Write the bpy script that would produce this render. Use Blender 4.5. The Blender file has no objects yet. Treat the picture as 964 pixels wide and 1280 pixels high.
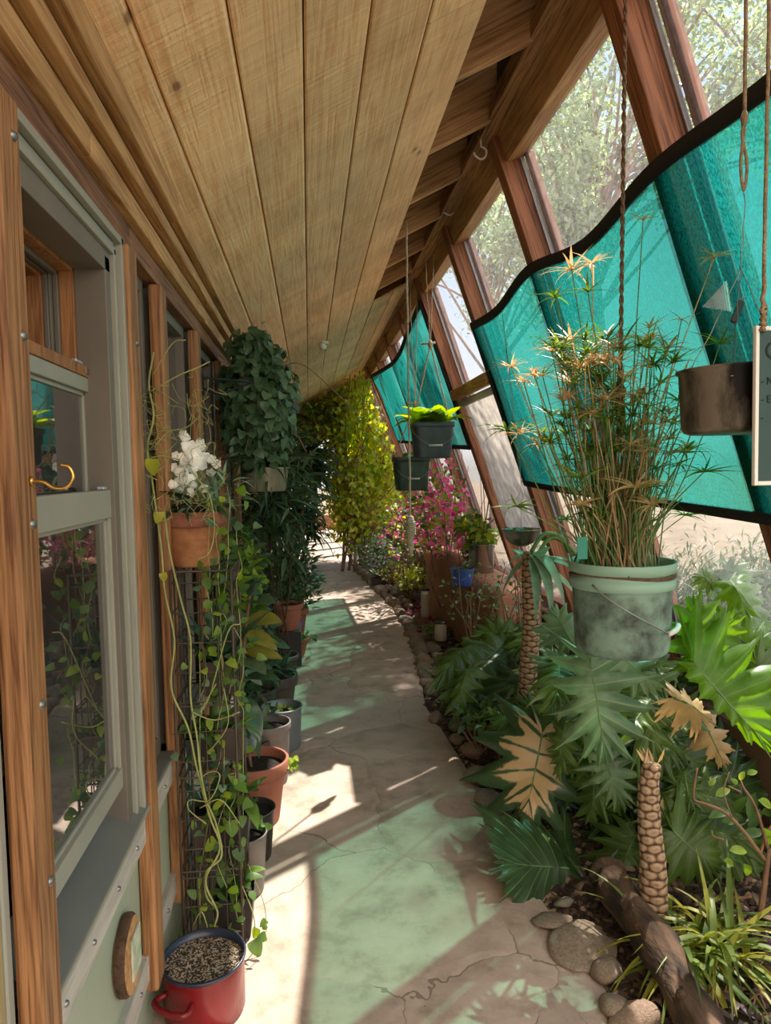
import bpy, bmesh, math, random
from mathutils import Vector, Matrix, noise
R = random.Random(7)
C = bpy.context.scene.collection
S = bpy.context.scene
PI = math.pi

# ------------------------------------------------------------------ camera
F = 870.0; CX, CY = 482.0, 640.0; EYE = Vector((0, 0, 1.62))
yc = Vector((386 - CX, CY - 590, F)).normalized()          # world +Y seen by the lens (right, up, depth)
s_ = 0.02
zc = Vector((-s_, 1, -(50 + 96 * s_) / F)); zc = (zc - yc * zc.dot(yc)).normalized()
xc = Vector((yc.y * zc.z - yc.z * zc.y, yc.z * zc.x - yc.x * zc.z, yc.x * zc.y - yc.y * zc.x))
if xc.x < 0: xc = -xc

def ray(px, py):
    d = Vector((px - CX, CY - py, F))
    return Vector((d.dot(xc), d.dot(yc), d.dot(zc)))
def at(px, py, Y):                                          # point of the room at distance Y along the corridor
    r = ray(px, py); return EYE + r * (Y / r.y)
def flr(px, py, z=0.0):
    r = ray(px, py); return EYE + r * ((z - EYE.z) / r.z)
def pix(p):
    q = Vector(p) - EYE
    c = xc * 0
    cx = q.x * xc.x + q.y * yc.x + q.z * zc.x; cy = q.x * xc.y + q.y * yc.y + q.z * zc.y; cz = q.x * xc.z + q.y * yc.z + q.z * zc.z
    return CX + F * cx / cz, CY - F * cy / cz

cam = bpy.data.cameras.new('camera'); co = bpy.data.objects.new('camera', cam); C.objects.link(co)
cam.sensor_fit = 'VERTICAL'; cam.sensor_height = 36; cam.sensor_width = 27; cam.lens = F / 1280 * 36; cam.clip_start = .05; cam.clip_end = 300
right = Vector((xc.x, yc.x, zc.x)); up = Vector((xc.y, yc.y, zc.y)); fwd = Vector((xc.z, yc.z, zc.z))
co.matrix_world = Matrix(((right.x, up.x, -fwd.x, EYE.x), (right.y, up.y, -fwd.y, EYE.y), (right.z, up.z, -fwd.z, EYE.z), (0, 0, 0, 1)))
S.camera = co

# ------------------------------------------------------------------ tagging
def tag(o, label=None, cat=None, group=None, kind=None):
    if label: o['label'] = label
    if cat: o['category'] = cat
    if group: o['group'] = group
    if kind: o['kind'] = kind
    return o
def thing(name, label, cat, loc=(0, 0, 0), group=None):
    o = bpy.data.objects.new(name, None); C.objects.link(o); o.location = loc; o.empty_display_size = .05
    return tag(o, label, cat, group)
def dup(root, loc, label=None, group=None, rotz=0, scale=1):
    r = root.copy(); C.objects.link(r); r.location = loc; r.rotation_euler = (0, 0, rotz); r.scale = (scale,) * 3
    if label: r['label'] = label
    if group: r['group'] = group
    for ch in list(root.children):
        c = ch.copy(); C.objects.link(c); c.parent = r
        for g in ch.children:
            d = g.copy(); C.objects.link(d); d.parent = c
    return r

# ------------------------------------------------------------------ mesh builder
class MB:
    def __init__(self): self.v = []; self.f = []; self.uv = []; self.mi = []
    def add(self, vs, fs, uv=None, mi=0):
        b = len(self.v); self.v += [tuple(x) for x in vs]
        self.f += [tuple(b + i for i in f) for f in fs]; self.mi += [mi] * len(fs)
        self.uv += list(uv) if uv else [(0.5, 0.5)] * len(vs)
        return b
    def box(self, a, b, M=None):
        (x0, y0, z0), (x1, y1, z1) = a, b
        vs = [Vector(p) for p in ((x0, y0, z0), (x1, y0, z0), (x1, y1, z0), (x0, y1, z0), (x0, y0, z1), (x1, y0, z1), (x1, y1, z1), (x0, y1, z1))]
        if M: vs = [M @ p for p in vs]
        self.add(vs, [(0, 3, 2, 1), (4, 5, 6, 7), (0, 1, 5, 4), (1, 2, 6, 5), (2, 3, 7, 6), (3, 0, 4, 7)])
    def tube(self, pts, rad, n=6, cap=True):
        pts = [Vector(p) for p in pts]
        if len(pts) < 2: return
        rs = rad if isinstance(rad, (list, tuple)) else [rad] * len(pts)
        t = (pts[1] - pts[0]).normalized()
        u = t.orthogonal().normalized(); vs = []; uv = []; L = 0
        for i, p in enumerate(pts):
            a = pts[max(i - 1, 0)]; b = pts[min(i + 1, len(pts) - 1)]
            t = (b - a)
            t = t.normalized() if t.length > 1e-9 else Vector((0, 0, 1))
            u = (u - t * u.dot(t)); u = u.normalized() if u.length > 1e-6 else t.orthogonal().normalized()
            w = t.cross(u)
            if i: L += (p - pts[i - 1]).length
            for k in range(n):
                a_ = 2 * PI * k / n
                vs.append(p + (u * math.cos(a_) + w * math.sin(a_)) * rs[i]); uv.append((k / n, L))
        fs = [(i * n + k, i * n + (k + 1) % n, (i + 1) * n + (k + 1) % n, (i + 1) * n + k) for i in range(len(pts) - 1) for k in range(n)]
        if cap: fs += [tuple(range(n - 1, -1, -1)), tuple(range((len(pts) - 1) * n, len(pts) * n))]
        self.add(vs, fs, uv)
    def lathe(self, prof, c, n=36, cap0=False, cap1=False, ov=1.0):
        c = Vector(c); vs = []; uv = []
        for j, (r, z) in enumerate(prof):
            for k in range(n):
                a = 2 * PI * k / n; vs.append(c + Vector((r * math.cos(a), r * ov * math.sin(a), z))); uv.append((k / n, j / len(prof)))
        m = len(prof)
        fs = [(j * n + k, j * n + (k + 1) % n, (j + 1) * n + (k + 1) % n, (j + 1) * n + k) for j in range(m - 1) for k in range(n)]
        if cap0: fs.append(tuple(range(n - 1, -1, -1)))
        if cap1: fs.append(tuple(range((m - 1) * n, m * n)))
        self.add(vs, fs, uv)
    def leaf(self, p, d, nrm, L, W, prof='ovate', droop=0.3, fold=0.25, segs=4, wav=0.0):
        p = Vector(p); d = Vector(d).normalized(); nrm = Vector(nrm)
        nrm = nrm - d * nrm.dot(d)
        nrm = nrm.normalized() if nrm.length > 1e-4 else d.orthogonal().normalized()
        sd = d.cross(nrm); vs = []; uv = []; pos = p.copy(); step = L / segs
        cur = d.copy(); cn = nrm.copy()
        rows = []
        for i in range(segs + 1):
            t = i / segs
            if prof == 'ovate': w = math.sin(PI * t ** .8) ** .8
            elif prof == 'heart': w = (math.sin(PI * min(1, (t * .86 + .14)) ** .62)) ** .75
            elif prof == 'round': w = math.sqrt(max(0, 1 - (2 * t - 1) ** 2)) if 0 < t < 1 else 0
            elif prof == 'lance': w = math.sin(PI * t ** .6) ** 1.1
            elif prof == 'strap': w = (1 - t ** 3) * (.75 + .25 * math.sin(PI * min(1, t * 1.6)))
            else: w = math.sin(PI * t)
            if t <= 0 : w = max(w, .08)
            if t >= 1: w = 0.02
            w = w * W / 2
            lift = cn * (w * fold) + cn * (wav * W * math.sin(t * 9 + p.x * 50))
            vs += [pos - sd * w + lift, pos.copy(), pos + sd * w + lift]; uv += [(0, t), (.5, t), (1, t)]
            if i < segs:
                a = droop / segs
                q = Matrix.Rotation(-a, 3, sd) if False else None
                nd = (cur * math.cos(a) - cn * math.sin(a)); cn = (cn * math.cos(a) + cur * math.sin(a)); cur = nd
                pos = pos + cur * step
        fs = []
        for i in range(segs):
            b = i * 3; fs += [(b, b + 1, b + 4, b + 3), (b + 1, b + 2, b + 5, b + 4)]
        self.add(vs, fs, uv)
    def build(self, name, m, parent=None, smooth=True, bevel=0, label=None):
        me = bpy.data.meshes.new(name); me.from_pydata(self.v, [], self.f)
        ms = m if isinstance(m, (list, tuple)) else [m]
        for x in ms: me.materials.append(x)
        if len(ms) > 1: me.polygons.foreach_set('material_index', self.mi)
        uvl = me.uv_layers.new(name='UVMap')
        li = [0] * len(me.loops); me.loops.foreach_get('vertex_index', li)
        flat = []
        for i in li: flat += self.uv[i]
        uvl.data.foreach_set('uv', flat)
        if smooth: me.polygons.foreach_set('use_smooth', [True] * len(me.polygons))
        me.update()
        o = bpy.data.objects.new(name, me); C.objects.link(o)
        if bevel:
            b = o.modifiers.new('bevel', 'BEVEL'); b.width = bevel; b.segments = 2; b.limit_method = 'ANGLE'
        if parent:
            o.parent = parent
            loc = Vector((0, 0, 0)); q = parent
            while q: loc += q.location - (Vector((0,0,0)) if q.type == 'EMPTY' else Vector((0,0,0))); q = q.parent
            root = parent if parent.type == 'EMPTY' else None
            if root: o.matrix_parent_inverse = Matrix.Translation(-root.location)
        if label: o['label'] = label
        return o

def bx(a, b, name, m, parent=None, bevel=0.003):
    k = MB(); k.box(a, b); return k.build(name, m, parent, smooth=False, bevel=bevel)
def curve(pts, n=8):                                        # Catmull-Rom through the points
    pts = [Vector(p) for p in pts]; out = []
    P = [pts[0] * 2 - pts[1]] + pts + [pts[-1] * 2 - pts[-2]]
    for i in range(1, len(P) - 2):
        for k in range(n):
            t = k / n; a, b, c, d = P[i - 1], P[i], P[i + 1], P[i + 2]
            out.append(.5 * ((2 * b) + (c - a) * t + (2 * a - 5 * b + 4 * c - d) * t * t + (3 * b - a - 3 * c + d) * t ** 3))
    out.append(pts[-1]); return out

# ------------------------------------------------------------------ materials
def nt(name):
    m = bpy.data.materials.new(name); m.use_nodes = True; t = m.node_tree; t.nodes.clear(); return m, t, t.nodes, t.links
def N(nodes, kind, **kw):
    n = nodes.new('ShaderNode' + kind)
    for k, v in kw.items():
        if hasattr(n, k) and k not in ('inputs',): setattr(n, k, v)
        else: n.inputs[k].default_value = v
    return n
def rgb(h):                                                 # sRGB 0-255 to linear
    return tuple(((c / 255) / 12.92 if c / 255 < .04045 else ((c / 255 + .055) / 1.055) ** 2.4) for c in h) + (1,)
def ramp(nodes, stops):
    r = nodes.new('ShaderNodeValToRGB'); e = r.color_ramp.elements
    while len(e) < len(stops): e.new(.5)
    for i, (p, c) in enumerate(stops): e[i].position = p; e[i].color = c
    return r
def plain(name, c, rough=.6, metal=0, var=.15, scale=8, bump=0.0, bscale=40, spec=.5, c2=None, stretch=(1, 1, 1), tight=(.3, .7)):
    m, t, ns, lk = nt(name)
    o = N(ns, 'OutputMaterial'); p = N(ns, 'BsdfPrincipled'); p.inputs['Roughness'].default_value = rough; p.inputs['Metallic'].default_value = metal
    p.inputs['Specular IOR Level'].default_value = spec
    tc = N(ns, 'TexCoord'); mp = N(ns, 'Mapping'); mp.inputs['Scale'].default_value = stretch; lk.new(tc.outputs['Object'], mp.inputs['Vector'])
    n = N(ns, 'TexNoise'); n.inputs['Scale'].default_value = scale; n.inputs['Detail'].default_value = 6; n.inputs['Roughness'].default_value = .6
    lk.new(mp.outputs['Vector'], n.inputs['Vector'])
    c = rgb(c); d = rgb(c2) if c2 else tuple(x * (1 - 2 * var) for x in c[:3]) + (1,)
    r = ramp(ns, [(tight[0], d), (tight[1], c)]); lk.new(n.outputs['Fac'], r.inputs['Fac']); lk.new(r.outputs['Color'], p.inputs['Base Color'])
    if bump:
        n2 = N(ns, 'TexNoise'); n2.inputs['Scale'].default_value = bscale; n2.inputs['Detail'].default_value = 5; lk.new(mp.outputs['Vector'], n2.inputs['Vector'])
        b = N(ns, 'Bump'); b.inputs['Strength'].default_value = bump; b.inputs['Distance'].default_value = .02
        lk.new(n2.outputs['Fac'], b.inputs['Height']); lk.new(b.outputs['Normal'], p.inputs['Normal'])
    lk.new(p.outputs['BSDF'], o.inputs['Surface']); return m
def wood(name, light, dark, axis='Z', rot=0.0, scale=1.0, rough=.6, saw=False, knots=False, contrast=1.0):
    m, t, ns, lk = nt(name)
    o = N(ns, 'OutputMaterial'); p = N(ns, 'BsdfPrincipled'); p.inputs['Roughness'].default_value = rough; p.inputs['Specular IOR Level'].default_value = .3
    tc = N(ns, 'TexCoord'); m0 = N(ns, 'Mapping'); m0.inputs['Rotation'].default_value = (0, rot, 0); lk.new(tc.outputs['Object'], m0.inputs['Vector'])
    geo = N(ns, 'NewGeometry')
    off = N(ns, 'VectorMath', operation='MULTIPLY_ADD'); lk.new(geo.outputs['Random Per Island'], off.inputs[0]); off.inputs[1].default_value = (7, 13, 5); lk.new(m0.outputs['Vector'], off.inputs[2])
    mp = N(ns, 'Mapping'); sc = {'X': (1.2, 26, 26), 'Y': (26, 1.2, 26), 'Z': (26, 26, 1.2)}[axis]
    mp.inputs['Scale'].default_value = tuple(x * scale for x in sc); lk.new(off.outputs['Vector'], mp.inputs['Vector'])
    n = N(ns, 'TexNoise'); n.inputs['Scale'].default_value = 1; n.inputs['Detail'].default_value = 4; n.inputs['Distortion'].default_value = .6; lk.new(mp.outputs['Vector'], n.inputs['Vector'])
    mul = N(ns, 'Math', operation='MULTIPLY'); lk.new(n.outputs['Fac'], mul.inputs[0]); mul.inputs[1].default_value = 5
    fr = N(ns, 'Math', operation='PINGPONG'); lk.new(mul.outputs[0], fr.inputs[0]); fr.inputs[1].default_value = .5
    f2 = N(ns, 'TexNoise'); f2.inputs['Scale'].default_value = 6; f2.inputs['Detail'].default_value = 6; lk.new(mp.outputs['Vector'], f2.inputs['Vector'])
    ad = N(ns, 'Math', operation='ADD'); lk.new(fr.outputs[0], ad.inputs[0]); lk.new(f2.outputs['Fac'], ad.inputs[1])
    a, b = rgb(light), rgb(dark)
    mid = tuple((x + y) / 2 for x, y in zip(a, b))
    r = ramp(ns, [(.42, b), (.62, mid), (.95, a)]); lk.new(ad.outputs[0], r.inputs['Fac'])
    col = r.outputs['Color']
    big = N(ns, 'TexNoise'); big.inputs['Scale'].default_value = 2.2; big.inputs['Detail'].default_value = 3; lk.new(off.outputs['Vector'], big.inputs['Vector'])
    mr = N(ns, 'MapRange'); mr.inputs['From Min'].default_value = .3; mr.inputs['From Max'].default_value = .7; mr.inputs['To Min'].default_value = 1 - .28 * contrast; mr.inputs['To Max'].default_value = 1.12; lk.new(big.outputs['Fac'], mr.inputs['Value'])
    rp = N(ns, 'MapRange'); rp.inputs['To Min'].default_value = .86; rp.inputs['To Max'].default_value = 1.12; lk.new(geo.outputs['Random Per Island'], rp.inputs['Value'])
    mm = N(ns, 'Math', operation='MULTIPLY'); lk.new(mr.outputs[0], mm.inputs[0]); lk.new(rp.outputs[0], mm.inputs[1])
    mx = N(ns, 'MixRGB', blend_type='MULTIPLY'); mx.inputs['Fac'].default_value = 1; lk.new(col, mx.inputs['Color1']); lk.new(mm.outputs[0], mx.inputs['Color2']); col = mx.outputs['Color']
    hgt = ad.outputs[0]
    if saw:                                                 # rough-sawn marks across the boards
        ms = N(ns, 'Mapping'); ms.inputs['Scale'].default_value = (2.2, 70, 2.2); ms.inputs['Rotation'].default_value = (0, 0, .16); lk.new(off.outputs['Vector'], ms.inputs['Vector'])
        sn = N(ns, 'TexNoise'); sn.inputs['Scale'].default_value = 1; sn.inputs['Detail'].default_value = 3; lk.new(ms.outputs['Vector'], sn.inputs['Vector'])
        ss = N(ns, 'MapRange'); ss.inputs['From Min'].default_value = .35; ss.inputs['From Max'].default_value = .65; ss.inputs['To Min'].default_value = .93; ss.inputs['To Max'].default_value = 1.05; lk.new(sn.outputs['Fac'], ss.inputs['Value'])
        m3 = N(ns, 'MixRGB', blend_type='MULTIPLY'); m3.inputs['Fac'].default_value = 1; lk.new(col, m3.inputs['Color1']); lk.new(ss.outputs[0], m3.inputs['Color2']); col = m3.outputs['Color']
        ah = N(ns, 'Math', operation='MULTIPLY_ADD'); lk.new(sn.outputs['Fac'], ah.inputs[0]); ah.inputs[1].default_value = 2.2; lk.new(ad.outputs[0], ah.inputs[2]); hgt = ah.outputs[0]
    if knots:
        vm = N(ns, 'Mapping'); vm.inputs['Scale'].default_value = (4.4, 2.0, 0); lk.new(off.outputs['Vector'], vm.inputs['Vector'])
        v = N(ns, 'TexVoronoi'); v.inputs['Scale'].default_value = 1; lk.new(vm.outputs['Vector'], v.inputs['Vector'])
        k = ramp(ns, [(.03, (.1, .1, .1, 1)), (.05, (.7, .7, .7, 1)), (.10, (1, 1, 1, 1))]); lk.new(v.outputs['Distance'], k.inputs['Fac'])
        kc = N(ns, 'MixRGB', blend_type='MIX'); kc.inputs['Color1'].default_value = tuple(x * .35 for x in rgb(dark)[:3]) + (1,); lk.new(k.outputs['Color'], kc.inputs['Fac']); lk.new(col, kc.inputs['Color2']); col = kc.outputs['Color']
    lk.new(col, p.inputs['Base Color'])
    bp = N(ns, 'Bump'); bp.inputs['Strength'].default_value = .35; bp.inputs['Distance'].default_value = .006; lk.new(hgt, bp.inputs['Height']); lk.new(bp.outputs['Normal'], p.inputs['Normal'])
    lk.new(p.outputs['BSDF'], o.inputs['Surface']); return m
def leafm(name, a, b, trans=.35, rough=.45, c=None, veins=0.0, tcol=None, spec=.4, patch=None, pthr=.5):
    """leaf: hue differs leaf by leaf and light passes through it"""
    m, t, ns, lk = nt(name)
    o = N(ns, 'OutputMaterial'); p = N(ns, 'BsdfPrincipled'); p.inputs['Roughness'].default_value = rough; p.inputs['Specular IOR Level'].default_value = spec
    g = N(ns, 'NewGeometry')
    st = [(0, rgb(a)), (1, rgb(b))] if not c else [(0, rgb(a)), (.7, rgb(b)), (1, rgb(c))]
    r = ramp(ns, st); lk.new(g.outputs['Random Per Island'], r.inputs['Fac']); col = r.outputs['Color']
    tc = N(ns, 'TexCoord'); n = N(ns, 'TexNoise'); n.inputs['Scale'].default_value = 14; n.inputs['Detail'].default_value = 4; lk.new(tc.outputs['Object'], n.inputs['Vector'])
    mr = N(ns, 'MapRange'); mr.inputs['From Min'].default_value = .3; mr.inputs['From Max'].default_value = .7; mr.inputs['To Min'].default_value = .72; mr.inputs['To Max'].default_value = 1.18; lk.new(n.outputs['Fac'], mr.inputs['Value'])
    mx = N(ns, 'MixRGB', blend_type='MULTIPLY'); mx.inputs['Fac'].default_value = 1; lk.new(col, mx.inputs['Color1']); lk.new(mr.outputs[0], mx.inputs['Color2']); col = mx.outputs['Color']
    if patch:
        n5 = N(ns, 'TexNoise'); n5.inputs['Scale'].default_value = 9; n5.inputs['Detail'].default_value = 5; lk.new(tc.outputs['Object'], n5.inputs['Vector'])
        k5 = ramp(ns, [(pthr, (0, 0, 0, 1)), (pthr + .05, (1, 1, 1, 1))]); lk.new(n5.outputs['Fac'], k5.inputs['Fac'])
        m5 = N(ns, 'MixRGB'); lk.new(k5.outputs['Color'], m5.inputs['Fac']); lk.new(col, m5.inputs['Color1']); m5.inputs['Color2'].default_value = rgb(patch); col = m5.outputs['Color']
    if veins:
        sx = N(ns, 'SeparateXYZ'); lk.new(tc.outputs['UV'], sx.inputs['Vector'])
        ab = N(ns, 'Math', operation='PINGPONG'); lk.new(sx.outputs['X'], ab.inputs[0]); ab.inputs[1].default_value = .5
        k = ramp(ns, [(0, (1, 1, 1, 1)), (.07, (0, 0, 0, 1))]); lk.new(ab.outputs[0], k.inputs['Fac'])
        mv = N(ns, 'MixRGB'); km = N(ns, 'Math', operation='MULTIPLY'); lk.new(k.outputs['Color'], km.inputs[0]); km.inputs[1].default_value = veins
        lk.new(km.outputs[0], mv.inputs['Fac']); lk.new(col, mv.inputs['Color1']); mv.inputs['Color2'].default_value = rgb((165, 185, 130)); col = mv.outputs['Color']
    lk.new(col, p.inputs['Base Color'])
    tr = N(ns, 'BsdfTranslucent')
    hs = N(ns, 'HueSaturation'); hs.inputs['Saturation'].default_value = 1.15; hs.inputs['Value'].default_value = 1.7; hs.inputs['Hue'].default_value = .485; lk.new(col, hs.inputs['Color']); lk.new(hs.outputs['Color'], tr.inputs['Color'])
    ms = N(ns, 'MixShader'); ms.inputs['Fac'].default_value = trans; lk.new(p.outputs['BSDF'], ms.inputs[1]); lk.new(tr.outputs['BSDF'], ms.inputs[2])
    lk.new(ms.outputs['Shader'], o.inputs['Surface']); return m
def glass(name, refl=.25, haze=.1, hcol=(1, 1, 1, 1), tint=(1, 1, 1, 1), dirt=6):
    m, t, ns, lk = nt(name)
    o = N(ns, 'OutputMaterial'); tp = N(ns, 'BsdfTransparent'); tp.inputs['Color'].default_value = tint
    gl = N(ns, 'BsdfGlossy'); gl.inputs['Roughness'].default_value = .02
    fr = N(ns, 'Fresnel'); fr.inputs['IOR'].default_value = 1.5
    mu = N(ns, 'Math', operation='MULTIPLY_ADD'); lk.new(fr.outputs[0], mu.inputs[0]); mu.inputs[1].default_value = 1.0; mu.inputs[2].default_value = refl; mu.use_clamp = True
    m1 = N(ns, 'MixShader'); lk.new(mu.outputs[0], m1.inputs['Fac']); lk.new(tp.outputs[0], m1.inputs[1]); lk.new(gl.outputs[0], m1.inputs[2])
    df = N(ns, 'BsdfDiffuse'); df.inputs['Color'].default_value = hcol; tl = N(ns, 'BsdfTranslucent'); tl.inputs['Color'].default_value = hcol
    ds = N(ns, 'MixShader'); ds.inputs['Fac'].default_value = .6; lk.new(df.outputs[0], ds.inputs[1]); lk.new(tl.outputs[0], ds.inputs[2])
    tc = N(ns, 'TexCoord'); n = N(ns, 'TexNoise'); n.inputs['Scale'].default_value = dirt; n.inputs['Detail'].default_value = 6; lk.new(tc.outputs['Object'], n.inputs['Vector'])
    mr = N(ns, 'MapRange'); mr.inputs['From Min'].default_value = .3; mr.inputs['From Max'].default_value = .75; mr.inputs['To Min'].default_value = haze * .5; mr.inputs['To Max'].default_value = haze * 1.5; lk.new(n.outputs['Fac'], mr.inputs['Value'])
    m2 = N(ns, 'MixShader'); lk.new(mr.outputs[0], m2.inputs['Fac']); lk.new(m1.outputs[0], m2.inputs[1]); lk.new(ds.outputs[0], m2.inputs[2])
    lk.new(m2.outputs[0], o.inputs['Surface']); return m
def shadecloth(name):
    m, t, ns, lk = nt(name)
    o = N(ns, 'OutputMaterial')
    tc = N(ns, 'TexCoord'); mp = N(ns, 'Mapping'); mp.inputs['Scale'].default_value = (90, 200, 90); lk.new(tc.outputs['Object'], mp.inputs['Vector'])
    n = N(ns, 'TexNoise'); n.inputs['Scale'].default_value = 1; n.inputs['Detail'].default_value = 2; lk.new(mp.outputs['Vector'], n.inputs['Vector'])
    r = ramp(ns, [(.35, (.003, .13, .115, 1)), (.65, (.012, .31, .275, 1))]); lk.new(n.outputs['Fac'], r.inputs['Fac'])
    tl = N(ns, 'BsdfTranslucent'); lk.new(r.outputs['Color'], tl.inputs['Color'])
    df = N(ns, 'BsdfDiffuse'); df.inputs['Color'].default_value = (.004, .12, .10, 1)
    m1 = N(ns, 'MixShader'); m1.inputs['Fac'].default_value = .62; lk.new(df.outputs[0], m1.inputs[1]); lk.new(tl.outputs[0], m1.inputs[2])
    tp = N(ns, 'BsdfTransparent'); tp.inputs['Color'].default_value = (.30, .95, .72, 1)
    mr = N(ns, 'MapRange'); mr.inputs['From Min'].default_value = .3; mr.inputs['From Max'].default_value = .7; mr.inputs['To Min'].default_value = .32; mr.inputs['To Max'].default_value = .18; lk.new(n.outputs['Fac'], mr.inputs['Value'])
    m2 = N(ns, 'MixShader'); lk.new(mr.outputs[0], m2.inputs['Fac']); lk.new(m1.outputs[0], m2.inputs[1]); lk.new(tp.outputs[0], m2.inputs[2])
    lk.new(m2.outputs[0], o.inputs['Surface']); return m
def pathm(name):
    m, t, ns, lk = nt(name)
    o = N(ns, 'OutputMaterial'); p = N(ns, 'BsdfPrincipled'); p.inputs['Roughness'].default_value = .6; p.inputs['Specular IOR Level'].default_value = .35
    tc = N(ns, 'TexCoord')
    wn = N(ns, 'TexNoise'); wn.inputs['Scale'].default_value = 1.6; wn.inputs['Detail'].default_value = 5; lk.new(tc.outputs['Object'], wn.inputs['Vector'])
    wa = N(ns, 'VectorMath', operation='MULTIPLY_ADD'); lk.new(wn.outputs['Color'], wa.inputs[0]); wa.inputs[1].default_value = (.6, .6, 0); lk.new(tc.outputs['Object'], wa.inputs[2])
    mp = N(ns, 'Mapping'); mp.inputs['Scale'].default_value = (1.25, 1.0, 0.0); lk.new(wa.outputs[0], mp.inputs['Vector'])
    v = N(ns, 'TexVoronoi', feature='DISTANCE_TO_EDGE'); v.inputs['Scale'].default_value = 1.15; lk.new(mp.outputs['Vector'], v.inputs['Vector'])
    vc = N(ns, 'TexVoronoi'); vc.inputs['Scale'].default_value = 1.15; lk.new(mp.outputs['Vector'], vc.inputs['Vector'])
    n = N(ns, 'TexNoise'); n.inputs['Scale'].default_value = 5; n.inputs['Detail'].default_value = 9; n.inputs['Roughness'].default_value = .65; lk.new(tc.outputs['Object'], n.inputs['Vector'])
    r = ramp(ns, [(.3, rgb((150, 130, 112))), (.5, rgb((190, 168, 150))), (.72, rgb((206, 182, 166)))]); lk.new(n.outputs['Fac'], r.inputs['Fac'])
    sv = N(ns, 'SeparateColor'); lk.new(vc.outputs['Color'], sv.inputs[0])
    mr = N(ns, 'MapRange'); mr.inputs['To Min'].default_value = .9; mr.inputs['To Max'].default_value = 1.06; lk.new(sv.outputs[0], mr.inputs['Value'])
    m1 = N(ns, 'MixRGB', blend_type='MULTIPLY'); m1.inputs['Fac'].default_value = 1; lk.new(r.outputs['Color'], m1.inputs['Color1']); lk.new(mr.outputs[0], m1.inputs['Color2'])
    # greenish stones among the pink-beige ones
    gr = ramp(ns, [(.5, (0, 0, 0, 1)), (.75, (.35, .35, .35, 1))]); lk.new(sv.outputs[1], gr.inputs['Fac'])
    mg = N(ns, 'MixRGB'); lk.new(gr.outputs['Color'], mg.inputs['Fac']); lk.new(m1.outputs['Color'], mg.inputs['Color1']); mg.inputs['Color2'].default_value = rgb((168, 168, 148))
    n2 = N(ns, 'TexNoise'); n2.inputs['Scale'].default_value = 2.5; n2.inputs['Detail'].default_value = 4; lk.new(tc.outputs['Object'], n2.inputs['Vector'])
    th = N(ns, 'MapRange'); th.inputs['From Min'].default_value = .42; th.inputs['From Max'].default_value = .6; th.inputs['To Min'].default_value = 0; th.inputs['To Max'].default_value = .0045; lk.new(n2.outputs['Fac'], th.inputs['Value'])
    lt = N(ns, 'Math', operation='LESS_THAN'); lk.new(v.outputs['Distance'], lt.inputs[0]); lk.new(th.outputs[0], lt.inputs[1])
    cm = N(ns, 'Math', operation='MULTIPLY'); lk.new(lt.outputs[0], cm.inputs[0]); cm.inputs[1].default_value = .6
    mc = N(ns, 'MixRGB'); lk.new(cm.outputs[0], mc.inputs['Fac']); lk.new(mg.outputs['Color'], mc.inputs['Color1']); mc.inputs['Color2'].default_value = rgb((95, 82, 68))
    lk.new(mc.outputs['Color'], p.inputs['Base Color'])
    h = N(ns, 'MapRange'); h.inputs['From Max'].default_value = .06; lk.new(v.outputs['Distance'], h.inputs['Value'])
    n3 = N(ns, 'TexNoise'); n3.inputs['Scale'].default_value = 26; n3.inputs['Detail'].default_value = 6; lk.new(tc.outputs['Object'], n3.inputs['Vector'])
    hh = N(ns, 'Math', operation='MULTIPLY_ADD'); lk.new(n3.outputs['Fac'], hh.inputs[0]); hh.inputs[1].default_value = .6; lk.new(h.outputs[0], hh.inputs[2])
    b = N(ns, 'Bump'); b.inputs['Strength'].default_value = .35; b.inputs['Distance'].default_value = .012; lk.new(hh.outputs[0], b.inputs['Height']); lk.new(b.outputs['Normal'], p.inputs['Normal'])
    lk.new(p.outputs['BSDF'], o.inputs['Surface']); return m
def speckle(name, base, dots, scale=90):
    m, t, ns, lk = nt(name)
    o = N(ns, 'OutputMaterial'); p = N(ns, 'BsdfPrincipled'); p.inputs['Roughness'].default_value = .9
    tc = N(ns, 'TexCoord'); v = N(ns, 'TexVoronoi'); v.inputs['Scale'].default_value = scale; lk.new(tc.outputs['Object'], v.inputs['Vector'])
    sv = N(ns, 'SeparateColor'); lk.new(v.outputs['Color'], sv.inputs[0])
    r = ramp(ns, [(0, rgb(base)), (.45, tuple(x * .6 for x in rgb(base)[:3]) + (1,)), (.6, rgb(dots)), (1, rgb(dots))]); r.color_ramp.interpolation = 'CONSTANT'
    lk.new(sv.outputs[0], r.inputs['Fac']); lk.new(r.outputs['Color'], p.inputs['Base Color'])
    b = N(ns, 'Bump'); b.inputs['Strength'].default_value = .8; b.inputs['Distance'].default_value = .01; lk.new(sv.outputs[1], b.inputs['Height']); lk.new(b.outputs['Normal'], p.inputs['Normal'])
    lk.new(p.outputs['BSDF'], o.inputs['Surface']); return m
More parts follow.
